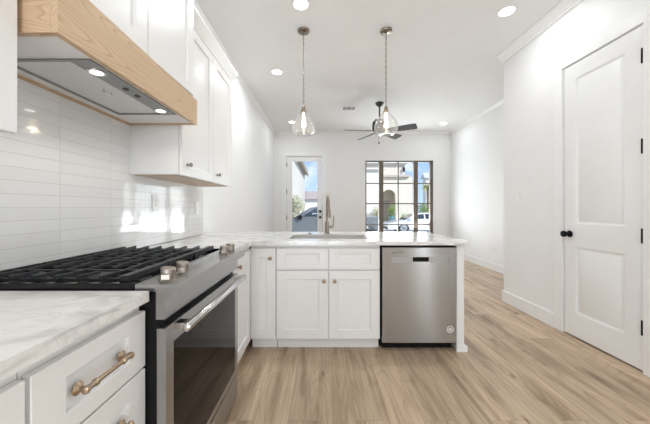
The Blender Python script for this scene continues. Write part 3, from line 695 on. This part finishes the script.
# grates
GZ0, GZ1 = .921, .933
def grate(y0, y1):
    xa, xb = -1.165, -.655
    g = MB(); t = .0055
    g.box(xb - .014, xb + .014, y0 + .002, y1 - .002, GZ0 - .004, GZ1 + .003, .006, 2)
    g.box(xa - t, xa + t, y0 + .004, y1 - .004, GZ0 - .004, GZ1 - .001, .002)
    for y in (y0 + .022, y1 - .022): g.box(xa, xb, y - t, y + t, GZ0 - .006, GZ0 + .003, .002)
    ym = (y0 + y1)/2
    g.box(xa, xb, ym - t, ym + t, GZ0 - .002, GZ1 - .003, .002)
    def rail(x, a, b, up0, up1):
        z0, z1 = GZ0, GZ1
        g.hexa([(x - t, a, z0 + up0*.6), (x + t, a, z0 + up0*.6), (x + t, b, z0 + up1*.6), (x - t, b, z0 + up1*.6)], [(x - t*.8, a, z1 + up0), (x + t*.8, a, z1 + up0), (x + t*.8, b, z1 + up1), (x - t*.8, b, z1 + up1)], .002)
    for k, x in enumerate((-1.105, -1.03, -.955, -.88, -.805, -.73)):
        for (a, b, u, v) in ((y0, ym - .03, .004, 0), (ym + .03, y1, 0, .004)): rail(x, a, b, u, v)
        if k in (0, 2, 3, 5): rail(x, ym - .0295, ym + .0295, 0, 0)
    for x in (xa, -.915, xb):
        for y in (y0 + .022, y1 - .022): g.box(x - .007, x + .007, y - .007, y + .007, .9032, GZ0 + .002, .002)
    return g.build('grate', 'iron', rg)
gy = [Y0 + .018, Y0 + .018 + .2395, Y0 + .018 + .4825, Y1 - .018]
grate(gy[0], gy[1] - .001); grate(gy[1] + .002, gy[2] - .001); grate(gy[2] + .002, gy[3])
for (x, y, rr) in ((-1.043, .985, .04), (-.787, .985, .048), (-.915, 1.268, .05), (-1.043, 1.55, .036), (-.787, 1.55, .048)):
    b = MB().lathe([(rr*1.25, 0), (rr*1.25, .004), (rr*.95, .006), (rr*.95, .012), (rr, .013), (rr, .020), (rr*.9, .022)], (x, y, .9031), (0, 0, 1), 24).build('burner', 'iron', rg)
# oven door
mapO = lambda u, v, w: (-.505 + w, u, v)
od = MB().front(mapO, Y0 + .001, Y1 - .001, .183, .770, .030, [(.938, 1.598, .215, .706)], [(.0015, -.002)], .0025).build('oven_door', 'steel', rg)
MB().box(-.5068, -.5052, .9405, 1.5955, .2175, .7035).build('oven_glass', 'ovenglass', od)
hz = .757
hd = MB()
hd.lathe([(.006, -.003), (.0135, 0), (.0145, .003), (.0145, .693), (.0135, .696), (.006, .699)], (-.457, .925, hz), (0, 1, 0), 24)
for y in (.955, 1.585): hd.box(-.5045, -.458, y - .018, y + .018, hz - .012, hz + .011, .004, 2)
hd.build('oven_handle', 'steel_smooth', od)
MB().box(-.534, -.507, Y0 + .001, Y1 - .001, .045, .172, .003).build('storage_drawer', 'steel', rg)
for x in (-1.1, -.58):
    for y in (Y0 + .05, Y1 - .05): MB().cyl((x, y, 0), (x, y, .0395), .018).build('foot', 'black', rg)

# ------------------------------------------------------------------ hood
HY0_, HY1_ = .797, 1.687
HXF = -.766; HZ0, HZ1, HZL = 1.669, 1.818, 1.846
hr = root('range_hood', (-1.0, 1.24, HZ0), 'oak clad range hood hanging over the gas range', 'range hood')
fr = MB()
fr.hexa([(HXF - .02, HY0_, HZ0), (HXF, HY0_, HZ0), (HXF, HY1_, HZ0), (HXF - .02, HY1_, HZ0)], [(HXF - .02, HY0_, HZL), (HXF, HY0_, HZL), (HXF, HY1_, HZ1), (HXF - .02, HY1_, HZ1)], .0012)
fr.build('wood_front', 'oak', hr)
MB().box(TX + .001, TX + .022, HY0_ + .02, HY1_ - .02, HZ0, HZ1, .001).build('wall_rail', 'oak', hr)
for y in (HY0_, HY1_ - .0195): MB().box(TX + .001, HXF - .0205, y, y + .0195, HZ0, HZ1, .001).build('wood_side', 'oak_end', hr)
IX0, IX1, IY0, IY1 = -1.118, -.800, .948, 1.512
lz = HZ0 + .006
ln = MB().cells([TX + .0225, IX0, IX1, HXF - .0205], [HY0_ + .02, IY0, IY1, HY1_ - .02], lambda i, j: not (i == 1 and j == 1), lz, lz + .012).build('liner', 'cab', hr)
ii = MB()
ii.cells([IX0, IX0 + .014, -.878, IX1], [IY0, IY0 + .014, IY1 - .014, IY1], lambda i, j: not (i == 1 and j == 1), lz - .004, lz + .012, .001)
insert = ii.build('insert', 'steel_hood', hr)
MB().box(IX0 + .014, -.878, IY0 + .014, IY1 - .014, lz + .001, lz + .01).build('filter', 'filter', insert)
hb = MB().tube([(-.945, 1.19, lz + .001), (-.945, 1.19, lz - .012), (-.945, 1.235, lz - .012), (-.945, 1.235, lz + .001)], .0035, 8)
hb.build('filter_handle', 'steel_smooth', insert)
for y in (1.18, 1.255): MB().lathe([(.012, 0), (.012, .003), (.007, .006)], (-.842, y, lz - .004), (0, 0, -1), 16).build('button', 'slot', insert)
for y in (1.035, 1.445):
    MB().lathe([(.030, 0), (.030, .002), (.0215, .003), (.0215, .0005)], (-.848, y, lz - .004), (0, 0, -1), 24, cap=False).build('lamp_ring', 'steel_smooth', insert)
    MB().lathe([(.021, 0), (.021, .001), (.018, .0016)], (-.848, y, lz - .004), (0, 0, -1), 24).build('lamp', mat('hood_lamp', (1, 1, 1), .4, emit=(1, .93, .82), estr=8), insert)
    light('hood_light', 'SPOT', (-.848, y, lz - .012), 1.3, (1, .92, .82), spot_size=R(140), spot_blend=.6, shadow_soft_size=.012, rot=(0, 0, 0))

# ------------------------------------------------------------------ upper cabinets
def upper(name, y0, y1, xf, z0, z1, doors, label, crown=True, knobs=(), open_end=True):
    r = root(name, ((XW + xf)/2, (y0 + y1)/2, z0), label, 'cabinet', 'kitchen wall cabinets')
    xb = TX + .0005
    body = MB().box(xb, xf - FT - .002, y0, y1, z0 + .004, z1)
    body.build('body', 'cab', r)
    if z0 < 1.5: MB().box(xb + .02, xf - .045, y0 + .018, y1 - .018, z0 - .002, z0 + .0035).build('underside', 'maple', r, None)['label'] = 'unpainted maple underside'
    mpU = lambda u, v, w: (xf + w, u, v)
    for i, (a, b) in enumerate(doors):
        d = shaker(mpU, a, b, z0, z1 - .004, .066, .075).build('door', 'cabdoor', r)
        if i < len(knobs) and knobs[i]: knob(mpU, knobs[i][0], knobs[i][1], d, 'nickel')
    if crown:
        pr = [(xb, z1 + .001), (xf, z1 + .001), (xf + .006, z1 + .012), (xf + .03, z1 + .035), (xf + .05, z1 + .06), (xf + .05, z1 + .075), (xb, z1 + .075)]
        MB().prism(pr, 1, y0, y1 + .012).build('crown', 'cab', r)
    return r
XU = -.866
upper('wall_cabinet', 1.702, 2.646, XU, 1.365, 2.378, [(1.705, 2.197), (2.203, 2.643)], 'white two-door wall cabinet right of the hood', True, [(1.768, 1.437), (2.27, 1.433)])
upper('wall_cabinet', -.3, .7845, XU, 1.372, 2.378, [(-.295, .237), (.243, .783)], 'white wall cabinet at the top left corner of the photo', True, [(.16, 1.44), (.32, 1.44)])
XH = -.786
upper('hood_cabinet', .7855, 1.690, XH, 1.8475, 2.72, [(.7875, 1.241), (1.246, 1.687)], 'white two-door cabinet above the oak hood', True)
# light rails under the right wall cabinet
# ------------------------------------------------------------------ outlets and switches
def plate_root(name, loc, label, cat): return root(name, loc, label, cat, 'electrical wall plates')
def plate(name, loc, axis, label, cat, w=.072, h=.117, kind='outlet', gang=1):
    r = plate_root(name, loc, label, cat)
    n = Vector(axis); t = Vector((-n.y, n.x, 0))
    def mp(u, v, d): p = Vector(loc) + t*u + Vector((0, 0, v)) + n*d; return tuple(p)
    def bx(mb, u0, u1, v0, v1, d0, d1, bev=0):
        c = [(u0,v0),(u1,v0),(u1,v1),(u0,v1)]
        return mb.hexa([mp(a, b, d0) for a, b in c], [mp(a, b, d1) for a, b in c], bev)
    W_ = w * gang if gang == 1 else w + .046*(gang - 1)
    bx(MB(), -W_/2, W_/2, -h/2, h/2, .0005, .006, .002).build('cover', 'plate', r)
    for g in range(gang):
        c = (g - (gang - 1)/2) * .046
        if kind == 'outlet':
            q = bx(MB(), c - .0165, c + .0165, -.034, .034, .0062, .0078, .001).build('receptacle', 'plate', r)
            for v in (-.019, .019):
                for u in (-.006, .006): bx(MB(), c + u - .001, c + u + .001, v - .004, v + .005, .0079, .0082).build('slot', 'slot', q)
        else:
            bx(MB(), c - .016, c + .016, -.033, .033, .0062, .0095, .002).build('rocker', 'plate', r)
    return r
plate('wall_outlet', (TX, 1.96, 1.197), (1, 0, 0), 'white outlet on the tile under the wall cabinet', 'outlet')
plate('wall_switch', (TX, 2.615, 1.16), (1, 0, 0), 'white switch near the right end of the tile', 'switch', kind='switch')
plate('wall_switch', (XR, 3.174, 1.31), (-1, 0, 0), 'white switch on the wall left of the pantry door', 'switch', kind='switch', w=.085)
plate('wall_outlet', (XF, 5.15, .38), (-1, 0, 0), 'white double outlet low on the living room wall', 'outlet', gang=2)
plate('wall_switch', ((337.2 - CX)*S, YB, EYE + 4.7*S), (0, -1, 0), 'white switch beside the front door, lower of the two plates', 'switch', kind='switch')
o = plate('door_chime', ((334.6 - CX)*S, YB, EYE + 19.3*S), (0, -1, 0), 'small white square plate above the switch by the front door', 'plate', w=.08, h=.08, kind='switch')

# ------------------------------------------------------------------ recessed lights
def can(loc):
    x, y = loc
    r = root('recessed_light', (x, y, ZC), '', 'ceiling light', 'recessed ceiling lights')
    MB().lathe([(.080, 0), (.080, -.004), (.066, -.006), (.064, -.001)], (x, y, ZC), (0, 0, 1), 32, cap=False).build('trim_ring', 'trim', r)
    MB().lathe([(.063, -.0008), (.063, -.0035), (.04, -.0042)], (x, y, ZC), (0, 0, 1), 32).build('lens', 'lens', r)
    return r
cans = [((-.195, 2.55), 'recessed light at the top edge above the left pendant'),
        ((1.775, 2.64), 'recessed light in the ceiling near the pantry wall'),
        ((-.625, 3.82), 'recessed light in the ceiling left of the left pendant'),
        ((2.72, 6.15), 'far recessed light near the living room right wall'),
        ((-.66, 6.04), 'far recessed light behind the left pendant glass'),
        ((.05, .85), 'recessed light over the kitchen aisle beside the hood'),
        ((-.195, -1.4), 'unseen recessed light added at the rear left of the kitchen'),  # out of view, added to light the room
        ((1.775, -.5), 'unseen recessed light added at the rear right of the kitchen')]  # out of view, placed to streak the dishwasher door
c0 = can(cans[0][0]); c0['label'] = cans[0][1]
for (p, lab) in cans[1:]: copy_tree(c0, (p[0], p[1], ZC), None, lab)
for (p, lab) in cans: light('can_light', 'AREA', (p[0], p[1], ZC - .012), CAN_W * 1.0 * (.25 if p[0] > 2.5 else .68 if p == (1.775, 2.64) else 1.25 if p == (-.625, 3.82) else .4 if abs(p[1] - .85) < .1 or p == (-.66, 6.04) else 1), (.915, .96, 1), shape='DISK', size=.12, rot=(0, 0, 0))

# ------------------------------------------------------------------ pendants
def pendant(x, y, label):
    r = root('pendant_light', (x, y, ZC), label, 'pendant light', 'glass pendants over the peninsula')
    MB().lathe([(.063, 0), (.063, -.010), (.058, -.018), (.035, -.024), (.010, -.027), (.009, -.038), (.003, -.041)], (x, y, ZC), (0, 0, 1), 28).build('canopy', 'nickel', r)
    zt, zb = ZC - .040, 2.252
    ch = MB(); n = 25; pitch = (zt - zb)/n
    for k in range(n):
        zc = zb + (k + .5)*pitch; h = pitch*.5 + .004; w = .0085; pts = []
        for i in range(12):
            a = 2*math.pi*i/12; u = w*math.cos(a); v = h*math.sin(a)
            pts.append((x + u, y, zc + v) if k % 2 else (x, y + u, zc + v))
        ch.tube(pts, .0021, 6, closed=True)
    ch.tube([(x + .002*math.sin(i*1.3), y + .002*math.cos(i*1.3), zt - (zt - zb)*i/24) for i in range(25)], .0018, 6)
    ch.build('chain', 'nickel', r)
    MB().lathe([(.004, 2.256), (.009, 2.250), (.012, 2.238), (.020, 2.232), (.021, 2.200), (.030, 2.196), (.031, 2.176), (.026, 2.174)], (x, y, 0), (0, 0, 1), 24).build('socket_cap', 'nickel', r)
    prof = [(.029, 2.188), (.034, 2.176), (.050, 2.155), (.078, 2.125), (.104, 2.09), (.120, 2.055), (.1255, 2.02), (.121, 1.985), (.106, 1.958), (.082, 1.942), (.060, 1.937)]
    inn = [(rr - .003, z + (.003 if rr < .09 and z < 1.96 else 0)) for rr, z in reversed(prof)]
    MB().lathe(prof + inn, (x, y, 0), (0, 0, 1), 40, cap=False).build('glass_shade', 'shade', r, sharp=80)
    b = MB().lathe([(.010, 2.175), (.011, 2.15), (.0135, 2.13), (.014, 2.06), (.011, 2.043), (.004, 2.036)], (x, y, 0), (0, 0, 1), 20).build('bulb', 'bulb', r)
    light('pendant_glow', 'POINT', (x, y, 2.0), 1.0, (1, .8, .6), shadow_soft_size=.03)
    return r
pendant(-.196, 2.93, 'left glass teardrop pendant hanging from a chain')
pendant(.682, 2.93, 'right glass teardrop pendant in front of the ceiling fan')

# ------------------------------------------------------------------ ceiling fan
fx, fy = 1.035, 4.95
r = root('ceiling_fan', (fx, fy, ZC), 'black ceiling fan with five grey blades in the living room', 'ceiling fan')
MB().lathe([(.075, ZC), (.075, ZC - .012), (.055, ZC - .04), (.028, ZC - .065), (.02, ZC - .068)], (fx, fy, 0), (0, 0, 1), 28).build('canopy', 'fan_black', r)
MB().cyl((fx, fy, ZC - .066), (fx, fy, 2.745), .014).build('downrod', 'fan_black', r)
MB().lathe([(.02, 2.765), (.035, 2.76), (.07, 2.74), (.115, 2.715), (.128, 2.69), (.128, 2.58), (.118, 2.55), (.09, 2.535), (.075, 2.51), (.055, 2.50), (.01, 2.498)], (fx, fy, 0), (0, 0, 1), 32).build('motor', 'fan_black', r)
for k in range(5):
    a = R(-29 + 72*k)
    ca, sa = math.cos(a), math.sin(a)
    T = lambda u, v, z: (fx + u*ca - v*sa, fy + u*sa + v*ca, z)
    zb = 2.538
    prof = [(.17, .045), (.22, .060), (.42, .072), (.59, .078), (.63, .073), (.645, .058)]
    outl = [(u, -v) for u, v in prof] + [(u, v) for u, v in reversed(prof)]
    bl = MB().hexa([T(u, v, zb - v*.32) for u, v in outl], [T(u, v, zb + .007 - v*.32) for u, v in outl]).build('blade', 'fan_blade', r)
    MB().hexa([T(u, v, zb + .0075 - v*.32) for u, v in ((.08, -.018), (.23, -.03), (.26, -.012), (.26, .012), (.23, .03), (.08, .018))], [T(u, v, zb + .0125 - v*.32) for u, v in ((.08, -.018), (.23, -.03), (.26, -.012), (.26, .012), (.23, .03), (.08, .018))]).build('blade_bracket', 'fan_black', bl)
MB().cyl((fx - .02, fy - .05, 2.502), (fx - .02, fy - .05, 2.34), .0018, n=6).lathe([(.004, 0), (.012, -.012), (.014, -.026), (.008, -.036)], (fx - .02, fy - .05, 2.34), (0, 0, 1), 12).build('pull_chain', 'fan_black', r)

# ceiling vent
vx, vy = .508, 5.21
r = root('air_vent', (vx, vy, ZC), 'white louvred air vent in the living room ceiling', 'air vent')
MB().cells([vx - .14, vx - .115, vx + .115, vx + .14], [vy - .1, vy - .078, vy + .078, vy + .1], lambda i, j: not (i == 1 and j == 1), ZC - .008, ZC - .0005, .002).build('frame', 'trim', r)
MB().box(vx - .114, vx + .114, vy - .077, vy + .077, ZC - .002, ZC - .0007).build('duct_backing', 'slot', r)
sl = MB()
for k in range(9):
    x = vx - .10 + k*.025
    sl.hexa([(x - .008, vy - .077, ZC - .008), (x - .006, vy - .077, ZC - .008), (x - .006, vy + .077, ZC - .008), (x - .008, vy + .077, ZC - .008)], [(x - .002, vy - .077, ZC - .0022), (x, vy - .077, ZC - .0022), (x, vy + .077, ZC - .0022), (x - .002, vy + .077, ZC - .0022)])
for (a, b) in ((-.055, -.045), (.045, .055)): sl.box(vx + a, vx + b, vy - .077, vy + .077, ZC - .0085, ZC - .0022)
sl.build('louvres', 'trim', r)

# ================================================================== outside
GZ = -.60
g = MB().box(-30, 45, YB + .35, 90, GZ - .3, GZ); struct('driveway', g, 'concrete')
# white neighbour seen through the glazed door: its long side runs away from us
r = root('neighbour_house', (-4, 23, GZ), 'white stucco house with a sloping eave seen through the front door', 'house', 'houses across the driveway')
MB().box(-8, -1.85, 16, 29.5, GZ, 4.75).build('wall', 'whitestucco', r)
MB().prism([(-8.4, 4.752), (-1.45, 4.752), (-1.45, 4.95), (-4.9, 7.0)], 1, 15.5, 30).build('roof', 'rooftile', r)
MB().box(-1.62, -1.44, 15.5, 30, 4.60, 4.7515).build('fascia', 'eave', r)
# distant low house with brown roof
r = root('distant_house', (-1, 46, GZ), 'distant low white house with a brown roof behind the pickup', 'house', 'houses across the driveway')
MB().box(-6, 2.2, 44, 49, GZ, 2.55).build('wall', 'whitestucco', r)
MB().prism([(43.4, 2.552), (49.6, 2.552), (46.5, 4.0)], 0, -6.3, 2.6).build('roof', 'rooftile', r)
# cream house with the arched entry
A = 25.0; s_ = A/F
cxA = (388.9 - CX)*s_; rA = 6.6*s_; zA = EYE + 18.4*s_
r = root('entry_house', (6, 28, GZ), 'cream stucco house with an arched entry across the driveway', 'house', 'houses across the driveway')
xL, xR_ = 2.2, (412.2 - CX)*s_
zc_ = EYE + 31*s_
poly = [(xL, GZ), (cxA - rA, GZ), (cxA - rA, zA - rA)]
for k in range(1, 12):
    t = math.pi - math.pi*k/12; poly.append((cxA + rA*math.cos(t), zA - rA + rA*math.sin(t)))
poly += [(cxA + rA, zA - rA), (cxA + rA, GZ), (xR_, GZ), (xR_, zc_), (xL, zc_)]
MB().prism(poly, 1, A, A + .45).build('facade', 'stucco', r)
MB().box(xL, xR_, A + 1.9, A + 6, GZ, zc_).box(xL, cxA - rA - .3, A + .451, A + 1.9, GZ, zc_).box(cxA + rA + .3, xR_, A + .451, A + 1.9, GZ, zc_).build('wall', 'stucco', r)
MB().box(cxA - .45, cxA + .45, A + 1.82, A + 1.899, GZ, 1.9).build('entry_door', 'doorwood', r)
MB().box((384 - CX)*s_ - 1, xR_ - .3, A - .32, A, zc_ - .02, zc_ + .16).build('cornice', 'eave', r)
MB().box(xL + 1, xR_ - .45, A + .8, A + 6, zc_ + .001, 5.3).build('upper_wall', 'stucco', r)
MB().hexa([(xL + .6, A + .4, 5.301), (xR_ - .2, A + .4, 5.301), (xR_ - .2, A + 6, 5.301), (xL + .6, A + 6, 5.301)], [(xL + 2.2, A + 2, 6.5), (xR_ - 2, A + 2, 6.5), (xR_ - 2, A + 4.5, 6.5), (xL + 2.2, A + 4.5, 6.5)]).build('roof', 'roofgrey', r)
MB().box(2.6, 5.0, 22.6, A - .001, GZ, 4.3).build('wing_wall', 'whitestucco', r)
MB().box(2.4, 5.15, 22.3, A - .001, 4.301, 4.42).build('wing_eave', 'whitestucco', r)
lx, lzz = (403.3 - CX)*(A + .8)/F, EYE + 37.5*(A + .8)/F
MB().lathe([(.02, .30), (.07, .22), (.13, .16), (.11, .14), (.085, -.13), (.05, -.16), (.02, -.2)], (lx, A + .60, lzz), (0, 0, 1), 6).box(lx - .03, lx + .03, A + .60, A + .801, lzz + .28, lzz + .33).build('lantern', 'black', r)
# planter
px_, py_ = (391.6 - CX)*24.3/F, 24.3
o = MB().lathe([(.14, GZ), (.19, GZ + .1), (.26, GZ + .62), (.28, GZ + .66), (.24, GZ + .66), (.2, GZ + .55)], (px_, py_, 0), (0, 0, 1), 20)
r = root('potted_plant', (px_, py_, GZ), 'green plant in a teal pot by the arched entry', 'plant')
MB().lathe([(.14, GZ), (.19, GZ + .1), (.26, GZ + 1.02), (.28, GZ + 1.08), (.24, GZ + 1.08), (.2, GZ + .95)], (px_, py_, 0), (0, 0, 1), 20).build('pot', 'teal', r)
rng = random.Random(3)
MB().leaves((px_, py_, GZ + 1.55), (.34, .34, .45), 170, .12, rng).build('foliage', 'leafy', r)
def shrub(name, x, y, rad, zc, n, size, m, label, cat, seed, trunk=True, z0=GZ):
    rng = random.Random(seed)
    r = root(name, (x, y, z0), label, cat, 'garden plants outside')
    if trunk: MB().cyl((x, y, z0), (x, y, zc), .09, .04, 8).build('trunk', 'bark', r)
    MB().leaves((x, y, zc), rad, n, size, rng).build('foliage', m, r)
    return r
shrub('shrub', -1.6, 15.2, (.70, .6, .70), 1.2, 800, .085, 'leafpale', 'pale green bushy tree behind the pickup cab', 'tree', 5)
shrub('shrub', (376.5 - CX)*22/F, 22.0, (.35, .35, .55), .72, 260, .09, 'leafpale', 'small yellow green shrub in front of the white wing', 'shrub', 6)
shrub('shrub', (423 - CX)*27/F, 27.0, (.55, .5, .75), 1.0, 420, .11, 'leafy', 'round green shrub right of the cream house', 'shrub', 8)
shrub('shrub', (405 - CX)*24.2/F, 24.2, (.45, .3, .3), .35, 160, .09, 'leafy', 'low green shrub behind the white car', 'shrub', 9)
# palm
r = root('palm_tree', (14.2, 37, GZ), 'palm tree at the right side of the window', 'tree', 'garden plants outside')
pz = 4.1
MB().tube([(14.2, 37, GZ), (14.25, 37, 2), (14.2, 37, pz)], [.2, .16, .14], 10).build('trunk', 'bark', r)
fr = MB(); rng = random.Random(11)
for k in range(34):
    a = 2*math.pi*k/34 + rng.uniform(-.1, .1); el = rng.uniform(-.3, 1.1); L = rng.uniform(.75, 1.1); prev = None
    for i in range(7):
        t = i/6; u = L*t*math.cos(el*(1 - .4*t)); z = pz + L*(t*math.sin(el) - .65*t*t)
        p = Vector((14.2 + u*math.cos(a), 37 + u*math.sin(a), z)); w = .17*math.sin(math.pi*min(1, t*.85 + .12)); sd = Vector((-math.sin(a), math.cos(a), -.35))
        cur = (p - sd*w, p + sd*w)
        if prev:
            v = [fr.bm.verts.new(q) for q in (prev[0], prev[1], cur[1], cur[0])]; fr.bm.faces.new(v)
        prev = cur
fr.build('fronds', 'palmleaf', r)
r = root('garden_house', (17, 42, GZ), 'small white house beside the palm tree', 'house', 'houses across the driveway')
MB().box(15.5, 22, 41, 42.2, GZ, 5.6).build('wall', 'whitestucco', r)
MB().prism([(40.6, 5.602), (42.6, 5.602), (41.6, 6.4)], 0, 15.2, 22.4).build('roof', 'roofgrey', r)

# vehicles -----------------------------------------------------------------
def wheel(parent, x, y, z, rad, side):
    t = MB().lathe([(rad*.72, -.11), (rad*.95, -.11), (rad, -.08), (rad, .08), (rad*.95, .11), (rad*.72, .11)], (x, y, z), (0, 1, 0), 28).build('wheel', 'tyre', parent)
    rm = MB(); yy = y + side*.112
    rm.lathe([(rad*.70, 0), (rad*.70, .006), (rad*.62, .012), (rad*.60, .004)], (x, yy, z), (0, side, 0), 28)
    for k in range(6):
        a = 2*math.pi*k/6; c_, s2 = math.cos(a), math.sin(a); q = []
        for (u, v) in ((.0, -.045), (rad*.66, -.03), (rad*.66, .03), (.0, .045)): q.append((x + u*c_ - v*s2, yy, z + u*s2 + v*c_))
        rm.hexa(q, [(p[0], p[1] + side*.012, p[2]) for p in q])
    rm.build('rim', 'rim', t)
def mirror_body(mb_prof, cab, name_mat, X, Yn, width, parent):
    pass
# pickup: nose towards -X, near side at y = 12.7
r = root('pickup_truck', (0, 13.65, GZ), 'blue grey pickup truck parked outside the front door', 'truck', 'parked vehicles')
yn, yf = 12.7, 14.6
Z = lambda h: GZ + h
body = [(-3.05, Z(.46)), (-3.1, Z(.9)), (-3.0, Z(1.12)), (-1.35, Z(1.26)), (2.72, Z(1.34)), (2.80, Z(1.30)), (2.80, Z(.5)), (2.66, Z(.46))]
wx = (-2.1, 2.05)
lo = [(2.66, Z(.46))]
for xc in reversed(wx):
    for k in range(0, 9):
        t = math.pi*k/8; lo.append((xc + .50*math.cos(t), Z(.46) + .52*math.sin(t)))
pr = body[:-1] + lo
MB().prism(pr, 1, yn, yf, .03, 2).build('body', 'truck', r)
cabp = [(-1.30, Z(1.27)), (-.42, Z(1.80)), (.10, Z(1.86)), (.78, Z(1.82)), (1.02, Z(1.30))]
bot = [(x, yn + .06, z) for x, z in cabp]; top_ = [(x, yf - .06, z) for x, z in cabp]
def cabin(bt, tp_, inset_top):
    c_ = MB()
    A_ = []; B_ = []
    zs = [p[2] for p in bt]; z0, z1 = min(zs), max(zs)
    for p in bt: A_.append((p[0], p[1] + inset_top*(p[2] - z0)/(z1 - z0), p[2]))
    for p in tp_: B_.append((p[0], p[1] - inset_top*(p[2] - z0)/(z1 - z0), p[2]))
    return c_.hexa(A_, B_, .03, 2)
cabin(bot, top_, .14).build('cab', 'truck', r)
def sidewin(parent, pts, ybase, zb, zt, inset_top, out, name='side_window'):
    f = lambda z: ybase + inset_top*(z - zb)/(zt - zb)
    q = [(x, f(z) - out, z) for x, z in pts]; p = [(x, f(z) + out, z) for x, z in pts]
    MB().hexa(q, p).build(name, 'carglass', parent)
sidewin(r, [(-.92, Z(1.36)), (-.36, Z(1.73)), (-.12, Z(1.77)), (-.10, Z(1.36))], yn + .06, Z(1.27), Z(1.86), .14, .012)
sidewin(r, [(-.02, Z(1.36)), (-.03, Z(1.775)), (.62, Z(1.745)), (.82, Z(1.37))], yn + .06, Z(1.27), Z(1.86), .14, .012)
MB().hexa([(-1.27, yn + .14, Z(1.30)), (-1.27, yf - .14, Z(1.30)), (-.50, yf - .24, Z(1.765)), (-.50, yn + .24, Z(1.765))], [(-1.31, yn + .14, Z(1.305)), (-1.31, yf - .14, Z(1.305)), (-.52, yf - .24, Z(1.785)), (-.52, yn + .24, Z(1.785))]).build('windshield', 'carglass', r)
MB().box(-1.12, -.92, yn - .17, yn + .02, Z(1.24), Z(1.42), .04, 2).build('side_mirror', 'black', r)
MB().box(2.62, 2.815, yn - .012, yn + .12, Z(1.00), Z(1.28), .01).build('tail_light', 'tail', r)
MB().box(-3.11, -2.85, yn - .01, yn + .25, Z(.88), Z(1.06), .02).build('headlamp', 'headlamp', r)
MB().box(-.25, -.10, yn - .02, yn, Z(1.12), Z(1.15), .005).build('door_handle', 'black', r)
for (a, b, h) in ((2.78, 2.95, .5), (-3.22, -3.06, .45)): MB().box(a, b, yn + .05, yf - .05, Z(h), Z(.7), .03, 2).build('bumper', 'rim', r)
for xc in wx:
    wheel(r, xc, yn + .12, GZ + .40, .40, -1); wheel(r, xc, yf - .12, GZ + .40, .40, 1)
# white sedan: nose towards -X, near side at y = 19
r = root('white_car', (7, 19.9, GZ), 'white sedan parked across the driveway', 'car', 'parked vehicles')
yn, yf = 19.0, 20.8
x0 = 4.55
wx = (5.66, 8.45)
pr = [(x0, Z(.32)), (x0 - .02, Z(.58)), (x0 + .12, Z(.72)), (x0 + 1.25, Z(.92)), (x0 + 4.2, Z(.98)), (x0 + 4.8, Z(.95)), (x0 + 4.88, Z(.6)), (x0 + 4.8, Z(.3))]
lo = []
for xc in reversed(wx):
    for k in range(0, 9):
        t = math.pi*k/8; lo.append((xc + .40*math.cos(t), Z(.26) + .42*math.sin(t)))
MB().prism(pr + lo, 1, yn, yf, .04, 2).build('body', 'whitecar', r)
cabp = [(x0 + 1.2, Z(.92)), (x0 + 2.0, Z(1.34)), (x0 + 2.6, Z(1.43)), (x0 + 3.3, Z(1.39)), (x0 + 4.25, Z(.98))]
cabin([(x, yn + .07, z) for x, z in cabp], [(x, yf - .07, z) for x, z in cabp], .18).build('cabin', 'whitecar', r)
zb, zt = Z(.92), Z(1.43)
sidewin(r, [(x0 + 1.62, Z(1.0)), (x0 + 2.1, Z(1.29)), (x0 + 2.55, Z(1.36)), (x0 + 2.56, Z(1.0))], yn + .07, zb, zt, .18, .012)
sidewin(r, [(x0 + 2.64, Z(1.0)), (x0 + 2.64, Z(1.36)), (x0 + 3.25, Z(1.33)), (x0 + 3.75, Z(1.02))], yn + .07, zb, zt, .18, .012)
MB().hexa([(x0 + 1.27, yn + .16, Z(.95)), (x0 + 1.27, yf - .16, Z(.95)), (x0 + 1.95, yf - .26, Z(1.31)), (x0 + 1.95, yn + .26, Z(1.31))], [(x0 + 1.24, yn + .16, Z(.96)), (x0 + 1.24, yf - .16, Z(.96)), (x0 + 1.93, yf - .26, Z(1.325)), (x0 + 1.93, yn + .26, Z(1.325))]).build('windshield', 'carglass', r)
MB().box(x0 - .03, x0 + .25, yn - .01, yn + .3, Z(.56), Z(.68), .02).build('headlamp', 'headlamp', r)
MB().box(x0 - .035, x0 + .3, yn + .02, yf - .02, Z(.30), Z(.42), .02).build('grille', 'black', r)
MB().box(x0 + 1.45, x0 + 1.65, yn - .14, yn + .03, Z(.96), Z(1.08), .03, 2).build('side_mirror', 'whitecar', r)
for xc in wx:
    wheel(r, xc, yn + .12, GZ + .345, .345, -1); wheel(r, xc, yf - .12, GZ + .345, .345, 1)
